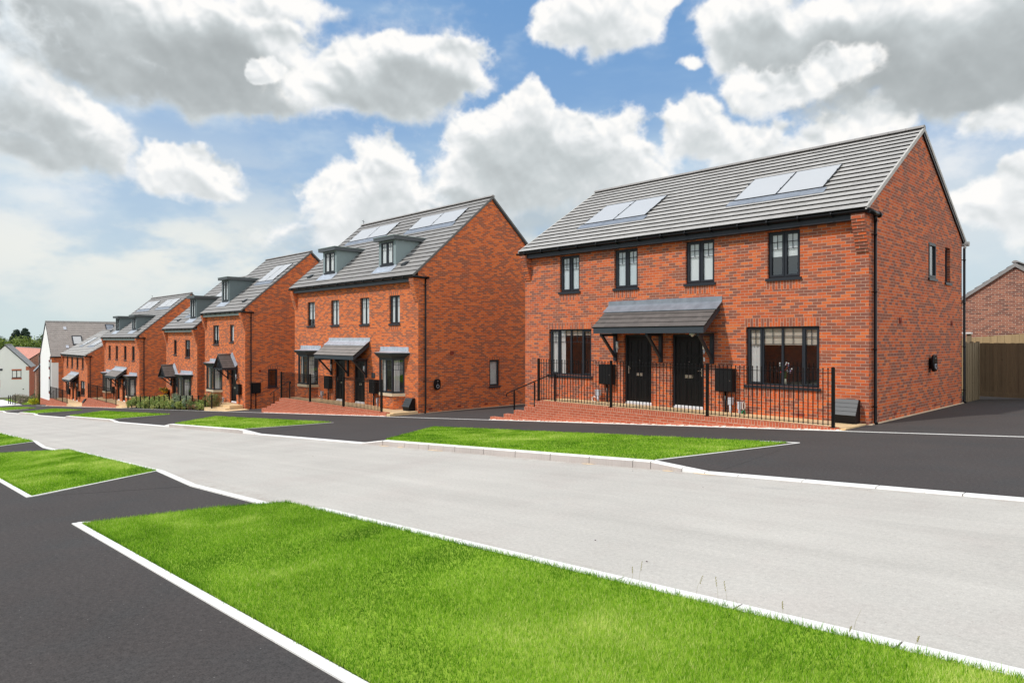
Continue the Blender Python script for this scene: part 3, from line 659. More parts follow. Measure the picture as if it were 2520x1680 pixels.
def window(house,F,a,b,c,d,lights=(1,1),sash=(1,1),blind=None,bars=True,nf=-.075,sill=True,room=True,top=.36,fmat='anthracite',name='window',slim=False):
    """frame with its lights; blind: list of (from,to,material) in share of height measured from the top"""
    mb=MB(); th=.050 if not slim else .042; n1=nf; n0=nf-.062
    mb.fbox(F,a,b,c,c+th,n0,n1); mb.fbox(F,a,b,d-th,d,n0,n1); mb.fbox(F,a,a+th,c+th,d-th,n0,n1); mb.fbox(F,b-th,b,c+th,d-th,n0,n1)
    gx0,gx1=a+th,b-th; tot=sum(lights); u=gx0; mul=.052 if not slim else .045; avail=gx1-gx0-mul*(len(lights)-1); pn=MB()
    for i,(L,s) in enumerate(zip(lights,sash)):
        w=avail*L/tot; l0,l1=u,u+w; c0,d0=c+th,d-th
        if i<len(lights)-1: mb.fbox(F,l1,l1+mul,c0,d0,n0,n1)
        if s:
            q=.035 if not slim else .026; n2=n1+.018; o=.012
            mb.fbox(F,l0-o,l1+o,c0-o,c0+q,n0+.004,n2); mb.fbox(F,l0-o,l1+o,d0-q,d0+o,n0+.004,n2); mb.fbox(F,l0-o,l0+q,c0+q,d0-q,n0+.004,n2); mb.fbox(F,l1-q,l1+o,c0+q,d0-q,n0+.004,n2)
            l0+=q;l1-=q;c0+=q;d0-=q
        ng=nf-.028
        pn.face([F.p(l0,c0,ng),F.p(l1,c0,ng),F.p(l1,d0,ng),F.p(l0,d0,ng)])
        if bars:
            bw=.0075 if not slim else .0045; h=(d0-c0)*top; cx=(l0+l1)/2; nb0,nb1=ng+.002,ng+.012
            if (l1-l0)>.16: mb.fbox(F,cx-bw,cx+bw,d0-h,d0,nb0,nb1)
            mb.fbox(F,l0,l1,d0-h-bw,d0-h+bw,nb0,nb1+.001); mb.fbox(F,l0,l1,d0-h/2-bw,d0-h/2+bw,nb0,nb1+.001)
        u+=w+mul
    fr=mb.build(name,fmat,house); pn.build('pane','window glass',fr)
    if sill:
        s=MB(); s.fbox(F,a-.045,b+.045,c-.045,c-.003,-.05,.045); s.fbox(F,a-.045,b+.045,c-.075,c-.0455,.022,.045); s.build('sill',fmat,fr)
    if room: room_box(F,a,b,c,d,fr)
    for k,(f0,f1,mat) in enumerate(blind or ()):
        bl=MB(); nb=nf-.052-.012*k; top_,bot=d-(d-c)*f0,d-(d-c)*f1
        if mat.startswith('curtain'):
            cwid=.21 if 'narrow' in mat else .36; uu0,uu1=(a,a+(b-a)*cwid) if 'L' in mat else (b-(b-a)*.36,b); N=14
            pts=[(uu0+(uu1-uu0)*i/N, nb+.02*math.sin(i*1.9)) for i in range(N+1)]
            for (p,q),(r,t) in zip(pts,pts[1:]): bl.face([F.p(p,c,q),F.p(r,c,t),F.p(r,d,t),F.p(p,d,q)],sm=True)
            bl.build('curtain','curtain',fr)
        elif mat=='slats':
            z=top_
            while z>bot: bl.face([F.p(a,z,nb),F.p(b,z,nb),F.p(b,z-.035,nb+.018),F.p(a,z-.035,nb+.018)]); z-=.043
            bl.build('blind','blind white',fr)
        else:
            bl.face([F.p(a,bot,nb),F.p(b,bot,nb),F.p(b,top_,nb),F.p(a,top_,nb)]); bl.fbox(F,a+.02,b-.02,bot-.02,bot+.002,nb-.008,nb+.004); bl.build('blind',mat,fr)
    return fr
def door(house,F,a,b,c,d,hand=1):
    n0,n1=-.155,-.085; th=.06; mb=MB()
    mb.fbox(F,a,a+th,c,d,n0,n1); mb.fbox(F,b-th,b,c,d,n0,n1); mb.fbox(F,a+th,b-th,d-th,d,n0,n1)
    fr=mb.build('door_frame','anthracite',house)
    l=MB(); A,B=a+th,b-th; C,D=c+.075,d-th; w=B-A; g=-.125; l.fbox(F,A,B,C,D,-.15,g)
    def panel(x0,x1,y0,y1,p=.012,t=.018):
        X0,X1,Y0,Y1=A+w*x0,A+w*x1,C+(D-C)*y0,C+(D-C)*y1
        for q in ((X0,X1,Y0,Y0+t),(X0,X1,Y1-t,Y1),(X0,X0+t,Y0+t,Y1-t),(X1-t,X1,Y0+t,Y1-t)): l.fbox(F,*q,g,g+p)
        l.fbox(F,X0+.04,X1-.04,Y0+.04,Y1-.04,g,g+.008)
    for s in (0,1):
        x0,x1=(.14,.44) if s==0 else (.56,.86)
        panel(x0,x1,.74,.93); panel(x0,x1,.49,.71); panel(x0,x1,.06,.36)
    panel(.16,.84,.385,.475,.010)
    for k in range(6): l.fbox(F,A+w*(.17+.132*k)-.003,A+w*(.17+.132*k)+.003,C+.16,C+(D-C)*.36,g,g+.002)
    lf=l.build('door','black door',house)
    t=MB(); t.fbox(F,a+.005,b-.005,c,c+.07,-.16,-.075); t.fbox(F,A,B,c+.07,c+.10,g-.002,-.095); t.build('threshold','plastic white',lf)
    L=MB(); L.fbox(F,A+w*.36,A+w*.64,C+(D-C)*.405,C+(D-C)*.45,g+.004,g+.020); L.build('letterbox','steel',lf)
    H=MB(); hx=A+w*.055 if hand>0 else B-w*.055; hz=C+(D-C)*.50
    H.fbox(F,hx-.016,hx+.016,hz-.13,hz+.11,g,g+.012); H.tube([F.p(hx,hz+.03,g+.01),F.p(hx,hz+.03,g+.05),F.p(hx+hand*.11,hz+.03,g+.055)],.009,6); H.build('handle','steel',lf)
    S=MB(); S.tube([F.p((A+B)/2,C+(D-C)*.64,g),F.p((A+B)/2,C+(D-C)*.64,g+.012)],.012,8); S.build('spyhole','chrome',lf)
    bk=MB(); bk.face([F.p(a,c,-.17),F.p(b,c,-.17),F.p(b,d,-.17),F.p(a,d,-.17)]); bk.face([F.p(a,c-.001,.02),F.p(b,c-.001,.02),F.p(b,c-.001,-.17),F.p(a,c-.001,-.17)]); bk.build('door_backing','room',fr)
    return lf
def courses(mb,E0,E1,R0,R1,g=.30,th=.034,m=0,me=1,uoff=0.):
    """overlapping tile courses from the eave line E to the ridge line R"""
    E0,E1,R0,R1=map(Vector,(E0,E1,R0,R1)); L=(R0-E0).length; n=max(1,round(L/g)); nrm=(E1-E0).cross(R0-E0).normalized()
    if nrm.z<0: nrm=-nrm
    du=(E1-E0).normalized(); sl=(R0-E0).normalized()
    P=lambda s,t,h: (E0.lerp(R0,s) if t==0 else E1.lerp(R1,s))+nrm*h
    for k in range(n):
        a,b=k/n,(k+1)/n; A0,A1,B0,B1=P(a,0,th+.012),P(a,1,th+.012),P(b,0,.012),P(b,1,.012)
        uv=lambda p:((p-E0).dot(du)+uoff,k*g+.0)
        uv=[((A0-E0).dot(du)+uoff,k*g+.02),((A1-E0).dot(du)+uoff,k*g+.02),((B1-E0).dot(du)+uoff,(k+1)*g-.02),((B0-E0).dot(du)+uoff,(k+1)*g-.02)]
        mb.face([A0,A1,B1,B0],uv=uv,m=m)
        C0,C1=P(a,0,.004)+sl*.016,P(a,1,.004)+sl*.016
        mb.face([C0,C1,A1,A0],m=me)
        # ends of the course
        mb.face([A0,B0,P(b,0,-.02),P(a,0,-.02)],m=me); mb.face([A1,P(a,1,-.02),P(b,1,-.02),B1],m=me)
    mb.face([P(0,0,-.02),P(0,1,-.02),P(1,1,-.02),P(1,0,-.02)],m=me)
def ridge(house,p,q,r=.085,mat='ridge tile'):
    mb=MB(); p=Vector(p); q=Vector(q); L=(q-p).length; n=max(1,round(L/.45)); d=(q-p).normalized(); s=d.cross(Vector((0,0,1))).normalized()
    for k in range(n):
        a=p+d*(L*k/n+.004); b=p+d*(L*(k+1)/n-.002)
        for base,rr in ((a,r),):
            pts=[(math.cos(t),math.sin(t)) for t in (math.pi*i/7 for i in range(8))]
            for (c0,s0),(c1,s1) in zip(pts,pts[1:]):
                mb.face([a+s*c0*r*1.25+Vector((0,0,s0*r)),b+s*c0*r*1.25+Vector((0,0,s0*r)),b+s*c1*r*1.25+Vector((0,0,s1*r)),a+s*c1*r*1.25+Vector((0,0,s1*r))],sm=False)
            for e in (a,b): mb.face([e+s*c0*r*1.25+Vector((0,0,s0*r)) for c0,s0 in pts])
    return mb.build('ridge_tiles',mat,house)
def gutter(house,x0,x1,y,z,brk=.8,r=.058):
    mb=MB(); N=7
    prof=[(math.cos(t)*r,-math.sin(t)*r) for t in (math.pi*i/N for i in range(N+1))]
    for (a,b),(c,d) in zip(prof,prof[1:]): mb.face([(x0,y+a,z+b),(x1,y+a,z+b),(x1,y+c,z+d),(x0,y+c,z+d)],sm=True)
    mb.box(x0,y-r-.006,z-.012,x1,y-r+.004,z+.006); mb.box(x0,y+r-.004,z-.012,x1,y+r+.006,z+.02)
    for x in (x0,x1): mb.face([(x,y+a,z+b) for a,b in prof])
    k=x0+.4
    while k<x1-.2: mb.tube([(k-.02,y,z-.012),(k+.02,y,z-.012)],r+.012,10); k+=brk
    return mb.build('gutter','black gloss',house)
def downpipe(house,x,y,z1,z0,out,gx=None,mat='black gloss'):
    """out: +1/-1 outward along x from the gable face at x"""
    mb=MB(); px=x+out*.062; r=.036
    mb.tube([(px,y,z1),(px,y,z0+.12),(px,y-.02,z0+.07),(px+out*.05,y-.06,z0+.03)],r,10)
    z=z1-.35
    while z>z0+.3:
        mb.tube([(px,y,z-.02),(px,y,z+.02)],r+.008,10); mb.bar((x,y-.07,z),(px,y-.07,z),.014,.02); mb.bar((px,y-.075,z),(px,y,z),.014,.02); z-=1.35
    return mb.build('downpipe',mat,house)
def corbel(house,xa,xb,y0,ztop,n=11,mat='brick near',p0=.27):
    mb=MB()
    for k in range(n):
        z1=ztop-k*.075; p=p0*(1-max(0,k-1)/(n-1))**.9+.014
        sh=.05*k/n
        mb.box(xa+sh*.5,y0-p,z1-.073+.0,xb,y0+.04,z1,0)
        # bed joint, set back
        mb.box(xa+sh*.5+.006,y0-p+.010,z1-.077,xb-.004,y0+.03,z1-.0735,0)
    return mb.build('corbel',mat,house)
def canopy_leanto(house,F,a,b,y0,f,mat='canopy tile',det=True):
    """tiled lean-to over the two doors; f = finished floor level"""
    pr=.86; zt,ze=f+2.98,f+2.345
    mb=MB(); courses(mb,(a,y0-pr,ze),(b,y0-pr,ze),(a,y0-.02,zt),(b,y0-.02,zt),.20,.016,0,1)
    cp=mb.build('canopy',[mat,'tile edge'],house)
    l=MB(); P=[(y0-.30,zt-.205+.045),(y0-.004,zt+.045),(y0-.004,zt+.20),(y0-.016,zt+.20),(y0-.02,zt+.065),(y0-.30,zt-.205+.065)]
    l.prism([(a-.04,y,z) for y,z in P],(b-a+.08,0,0)); l.build('lead_flashing','lead' if det else 'lead bright',cp)
    t=MB(); t.box(a+.03,y0-pr+.015,ze-.175,b-.03,y0-pr+.055,ze-.005)   # fascia
    for x in (a+.03,b-.07):
        t.prism([(x,y0-pr+.056,ze-.175),(x,y0-pr+.056,ze-.012),(x,y0-.001,zt-.03),(x,y0-.001,zt-.20)],(.04,0,0))
    t.box(a+.072,y0-pr+.056,ze-.155,b-.072,y0-.001,ze-.14)
    t.build('fascia','anthracite light',cp)
    for i,x in enumerate((a+.20,(a+b)/2-.05,b-.30)):
        k=MB(); k.box(x,y0-.085,f+1.32,x+.10,y0-.001,ze-.178); k.box(x+.01,y0-pr+.10,ze-.255,x+.09,y0-.086,ze-.178)
        k.bar((x+.05,y0-.06,f+1.46),(x+.05,y0-pr+.16,ze-.23),.07,.07); k.build('bracket','anthracite',cp)
    return cp
def canopy_gabled(house,xc,y0,f,hw=.80,pr=.92):
    ze,zr=f+2.24,f+3.02; rf=MB()
    for s in (-1,1): courses(rf,(xc+s*hw,y0-pr,ze),(xc+s*hw,y0-.01,ze),(xc,y0-pr,zr),(xc,y0-.01,zr),.2,.016)
    cp=rf.build('canopy',['canopy tile','tile edge'],house)
    r=MB(); r.tube([(xc,y0-pr-.01,zr+.03),(xc,y0-.01,zr+.03)],.055,8); r.build('ridge_tiles','canopy tile',cp)
    l=MB()
    for s in (-1,1): l.prism([(xc,y0-.16,zr+.045),(xc+s*hw,y0-.16,ze+.045),(xc+s*hw,y0-.002,ze+.05),(xc+s*hw,y0-.002,ze+.17),(xc,y0-.002,zr+.17)],(0,0,.012))
    l.build('lead_flashing','lead',cp)
    t=MB()
    for s in (-1,1):
        t.bar((xc+s*(hw-.02),y0-pr+.03,ze-.05),(xc,y0-pr+.03,zr-.05),.035,.13,up=(0,1,0)); t.box(xc+s*hw-.05,y0-pr+.05,ze-.12,xc+s*hw+.02 if s>0 else xc+s*hw,y0-.01,ze-.01)
    t.box(xc-hw+.1,y0-pr+.02,ze-.09,xc+hw-.1,y0-pr+.07,ze-.02); t.bar((xc,y0-pr+.04,ze),(xc,y0-pr+.04,zr-.1),.05); t.bar((xc-.3,y0-pr+.04,ze),(xc,y0-pr+.04,ze+.35),.04); t.bar((xc+.3,y0-pr+.04,ze),(xc,y0-pr+.04,ze+.35),.04)
    t.build('truss','anthracite',cp)
    for s in (-1,1):
        k=MB(); x=xc+s*(hw-.12); k.box(x-.04,y0-.08,f+1.45,x+.04,y0-.001,ze-.12); k.bar((x,y0-.05,f+1.55),(x,y0-pr+.2,ze-.13),.06); k.build('bracket','anthracite',cp)
def bay(house,F,xc,w,y0,f,pr=.42,dx=.28,stone='buff stone',base='brick orange',zb=None,vert=False):
    c,d=f+.72,f+2.25; A=(xc-w/2-dx,y0);B=(xc-w/2,y0-pr);C=(xc+w/2,y0-pr);D=(xc+w/2+dx,y0)
    mb=MB(); pn=MB(); cu=MB(); 
    for (p,q,nl) in ((A,B,1),(B,C,2),(C,D,1)):
        u=Vector((q[0]-p[0],q[1]-p[1],0)); L=u.length; n=Vector((u.y,-u.x,0)); G=Fr((p[0],p[1],0),u,n)
        mb.fbox(G,-.035,.06,c,d,-.05,.012); mb.fbox(G,L-.06,L+.035,c,d,-.05,.012); mb.fbox(G,.06,L-.06,c,c+.08,-.05,.008); mb.fbox(G,.06,L-.06,d-.10,d,-.05,.008)
        x=.06; av=(L-.12-.06*(nl-1))/nl
        for i in range(nl):
            l0,l1=x,x+av
            if i<nl-1: mb.fbox(G,l1,l1+.06,c+.08,d-.10,-.05,.009)
            pn.face([G.p(l0,c+.08,-.02),G.p(l1,c+.08,-.02),G.p(l1,d-.1,-.02),G.p(l0,d-.1,-.02)]); h=.42
            mb.fbox(G,(l0+l1)/2-.008,(l0+l1)/2+.008,d-.1-h,d-.1,-.018,-.008)
            for hh in (h,h/2): mb.fbox(G,l0,l1,d-.1-hh-.008,d-.1-hh+.008,-.018,-.007)
            x=l1+.06
        N=10
        pts=[(L*i/N,-.13+.018*math.sin(i*2.4)) for i in range(N+1)]
        sel=[(0,3),(7,10)] if nl==2 else [(0,6)] if q is D else [(5,10)]
        for lo,hi in sel:
            for i in range(lo,hi): cu.face([G.p(pts[i][0],c+.02,pts[i][1]),G.p(pts[i+1][0],c+.02,pts[i+1][1]),G.p(pts[i+1][0],d-.02,pts[i+1][1]),G.p(pts[i][0],d-.02,pts[i][1])])
    bw=mb.build('bay_window','anthracite',house); pn.build('pane','window glass',bw); cu.build('curtain','curtain',bw)
    fl=MB(); fl.face([(A[0],A[1],c),(D[0],D[1],c),(C[0],C[1],c),(B[0],B[1],c)]); fl.face([(A[0],A[1],d),(B[0],B[1],d),(C[0],C[1],d),(D[0],D[1],d)]); fl.build('sill_board','blind white',bw)
    def ring(z,o,oo=None): oo=o if oo is None else oo; return [(A[0]-oo,A[1]-.001,z),(B[0]-o*.55,B[1]-o,z),(C[0]+o*.55,C[1]-o,z),(D[0]+oo,D[1]-.001,z)]
    def solid(mbx,lo,hi,m=0):
        for i in range(3): mbx.face([lo[i],lo[i+1],hi[i+1],hi[i]],m=m)
        mbx.face(lo[::-1],m=m); mbx.face(hi,m=m)
    co=MB(); solid(co,ring(d-.005,.05,.05),ring(d+.09,.13,.24)); solid(co,ring(d+.092,.15,.27),ring(d+.17,.20,.40)); solid(co,ring(d+.172,.22,.42),ring(d+.22,.23,.44)); co.build('cornice','anthracite light',bw)
    le=MB(); lo=ring(d+.223,.225,.435); hi=[(A[0]-.30,y0-.004,d+.28),(B[0]+.05,y0-.06,d+.30),(C[0]-.05,y0-.06,d+.30),(D[0]+.30,y0-.004,d+.28)]
    for i in range(3): le.face([lo[i],lo[i+1],hi[i+1],hi[i]])
    le.box(A[0]-.32,y0-.014,d+.26,D[0]+.32,y0-.003,d+.47); le.box(A[0]-.30,y0-.07,d+.27,D[0]+.30,y0-.0145,d+.30)
    le.build('lead_roof','lead bright',bw)
    st=MB(); solid(st,ring(c-.13,.055,.07),ring(c-.003,.055,.07)); st.build('stone_sill',stone,bw)
    bs=MB(); z0=f-.35 if zb is None else zb
    R0=ring(z0,.0,0.); R1=ring(c-.131,.0,0.)
    for i in range(3):
        L=math.dist(R0[i],R0[i+1]); off=i*3.3; bs.face([R0[i],R0[i+1],R1[i+1],R1[i]],uv=[(off,z0-f),(off+L,z0-f),(off+L,c-.131-f),(off,c-.131-f)])
    bs.build('bay_base',base,bw)
    return (A[0]+.06,D[0]-.06,c+.05,d-.05)
def solar(house,x0,x1,ya,yb,fz,n=2):
    """n panels side by side on the slope z=fz(y)"""
    for k in range(n):
        a=x0+(x1-x0)*k/n+.012; b=x0+(x1-x0)*(k+1)/n-.012
        nrm=Vector((0,-(fz(yb)-fz(ya)),yb-ya)).normalized()
        P=lambda x,y,h: Vector((x,y,fz(y)))+nrm*h
        mb=MB(); mb.hexa([P(a,ya,.02),P(b,ya,.02),P(b,yb,.02),P(a,yb,.02),P(a,ya,.075),P(b,ya,.075),P(b,yb,.075),P(a,yb,.075)])
        pf=mb.build('solar_panel','solar frame',house)
        g=MB(); q=.014; g.face([P(a+q,ya+q,.0775),P(b-q,ya+q,.0775),P(b-q,yb-q,.0775),P(a+q,yb-q,.0775)]); g.build('glass','solar glass',pf)
    for k in range(n+1):
        x=x0+(x1-x0)*k/n
        for t in (.25,.75): c=MB(); y=ya+(yb-ya)*t; c.hexa([P(x-.022,y-.03,.06),P(x+.022,y-.03,.06),P(x+.022,y+.03,.06),P(x-.022,y+.03,.06),P(x-.022,y-.03,.095),P(x+.022,y-.03,.095),P(x+.022,y+.03,.095),P(x-.022,y+.03,.095)]); c.build('panel_clamp','solar frame',house)
    e=MB(); e.hexa([P(x0-.1,ya-.26,.030),P(x1+.1,ya-.26,.030),P(x1+.1,ya-.01,.045),P(x0-.1,ya-.01,.045),P(x0-.1,ya-.26,.044),P(x1+.1,ya-.26,.044),P(x1+.1,ya-.01,.058),P(x0-.1,ya-.01,.058)]); e.build('lead_apron','lead',house)
def dormer(house,xc,w,yf,zt,fz,yinv,skin='dormer skin',win=1.0,blind=None):
    """flat-roofed dormer: front at yf, top underside zt, roof plane z=fz(y), yinv(z) its inverse"""
    x0,x1=xc-w/2,xc+w/2; zb=fz(yf); yb=yinv(zt); F=Fr((0,yf,0),(1,0,0),(0,-1,0)); mb=MB(); wa,wb=xc-win/2,xc+win/2; c,d=zb+.14,zt-.05
    wall_grid(mb,F,x0,x1,zb-.03,zt,[(wa,wb,c,d)],depth=.05)
    for x in (x0,x1): mb.face([(x,yf,zb-.03),(x,yf,zt),(x,yb+.1,zt),(x,yb+.1,zt-.03),(x,yf+.02,zb-.06)])
    sk=mb.build('dormer',skin,house)
    s=MB(); s.box(x0-.16,yf-.20,zt+.001,x1+.16,yb+.16,zt+.16); s.build('fascia','dormer fascia',sk)
    t=MB(); t.box(x0-.18,yf-.22,zt+.161,x1+.18,yb+.34,zt+.19); t.build('flat_roof','dormer top',sk)
    mw=window(sk,F,wa,wb,c,d,(1,1),(1,1),blind,nf=.0,top=.34,sill=True,room=False,slim=True)
    # interior of the dormer window is a child of the dormer, kept one level up
    room_box(F,wa,wb,c,d,sk,.8)
    nrm=Vector((0,-(fz(yf)-fz(yf-1)),1)).normalized(); P=lambda x,y,h: Vector((x,y,fz(y)))+nrm*h
    l=MB(); l.hexa([P(x0-.10,yf-.34,.040),P(x1+.12,yf-.34,.040),P(x1+.12,yf+.02,.040),P(x0-.10,yf+.02,.040),P(x0-.10,yf-.34,.052),P(x1+.12,yf-.34,.052),P(x1+.12,yf+.02,.052),P(x0-.10,yf+.02,.052)])
    l.box(x0-.02,yf-.012,zb+.03,x1+.02,yf-.002,zb+.10)
    l.build('lead_apron','lead bright',sk)
def tile_vent(house,x,y,fz):
    nrm=Vector((0,-(fz(y)-fz(y-1)),1)).normalized(); P=lambda a,b,h: Vector((x+a,y+b,fz(y+b)))+nrm*h
    mb=MB(); mb.hexa([P(-.17,-.02,.02),P(.17,-.02,.02),P(.17,.26,.02),P(-.17,.26,.02),P(-.15,.03,.13),P(.15,.03,.13),P(.15,.26,.05),P(-.15,.26,.05)]); mb.hexa([P(-.13,-.025,.03),P(.13,-.025,.03),P(.13,-.019,.03),P(-.13,-.019,.03),P(-.13,.02,.10),P(.13,.02,.10),P(.13,.03,.10),P(-.13,.03,.10)]); mb.build('tile_vent','box grey',house)
def wall_lamp(house,F,u,w,l=.34):
    mb=MB(); mb.tube([F.p(u,w,.085),F.p(u,w+l*.62,.085)],.040,10); mb.tube([F.p(u,w-.01,.085),F.p(u,w-l*.36,.085)],.028,8,m=1); mb.fbox(F,u-.02,u+.02,w-.02,w+.03,0,.06,1); mb.build('wall_lamp',['plastic white','plastic lilac grey'],house)
def shell(house,x0,x1,y0,y1,f,zb,ze,yr,zr,opens,sold,side_opens=(),side_sold=(),mat='brick near',left_opens=()):
    """four walls with gables left and right, as one brick part"""
    mb=MB(); Ff=Fr((0,y0,0),(1,0,0),(0,-1,0)); Fb=Fr((0,y1,0),(1,0,0),(0,1,0)); Fr_=Fr((x1,0,0),(0,1,0),(1,0,0)); Fl=Fr((x0,0,0),(0,1,0),(-1,0,0))
    wall_grid(mb,Ff,x0,x1,zb,ze,opens,sold,f); wall_grid(mb,Fb,x0,x1,zb,ze,(),(),f)
    wall_grid(mb,Fr_,y0,y1,zb,ze,side_opens,side_sold,f); wall_grid(mb,Fl,y0,y1,zb,ze,left_opens,(),f)
    for F in (Fr_,Fl): mb.face([F.p(y0,ze),F.p(y1,ze),F.p(yr,zr)],uv=[(y0,ze-f),(y1,ze-f),(yr,zr-f)])
    mb.build('wall',mat,house); return Ff,Fr_,Fl,Fb
def roof(house,x0,x1,ye,ze,yr,zr,ye2,tile='roof tile',verge='verge',ov=.055,g=.30):
    mb=MB(); courses(mb,(x0-ov,ye,ze),(x1+ov,ye,ze),(x0-ov,yr,zr),(x1+ov,yr,zr),g,.036)
    ze2=ze+(yr-ye-(ye2-yr))*(zr-ze)/(yr-ye); courses(mb,(x0-ov,ye2,ze2),(x1+ov,ye2,ze2),(x0-ov,yr,zr),(x1+ov,yr,zr),g,.026,uoff=.11)
    rf=mb.build('roof',[tile,'tile edge'],house); ridge(rf,(x0-ov-.01,yr,zr+.03),(x1+ov+.01,yr,zr+.03))
    for x in (x0-ov-.012,x1+ov-.034):
        v=MB()
        for (ya,za,yb,zb_) in ((ye,ze,yr,zr),(ye2,ze2,yr,zr)):
            v.hexa([(x,ya,za-.06),(x+.046,ya,za-.06),(x+.046,yb,zb_-.06),(x,yb,zb_-.06),(x,ya,za+.052),(x+.046,ya,za+.052),(x+.046,yb,zb_+.052),(x,yb,zb_+.052)])
        v.build('verge',verge,rf)
    # black verge board on the rear rake
    for x in (x0-.05,x1+.002):
        b=MB()
        b.hexa([(x,yr,zr-.16),(x+.046,yr,zr-.16),(x+.046,ye2,ze2-.16),(x,ye2,ze2-.16),(x,yr,zr-.062),(x+.046,yr,zr-.062),(x+.046,ye2,ze2-.062),(x,ye2,ze2-.062)])
        b.build('verge_board','black gloss',rf)
    return rf
def eaves(house,x0,x1,y0,ye,ze,fz,fmat='anthracite',cw=.31,both=True):
    b=MB(); b.box(x0+cw,ye+.075,fz,x1-cw,y0-.001,fz+.17); b.box(x0-.03,ye+.08,fz+.171,x1+.03,y0-.002,ze-.02); b.build('fascia',fmat,house)
    gutter(house,x0-.12,x1+.10,ye+.015,ze-.035)
def pent(u0,u1,z,h=.215): return (u0,u1,z,z+h)

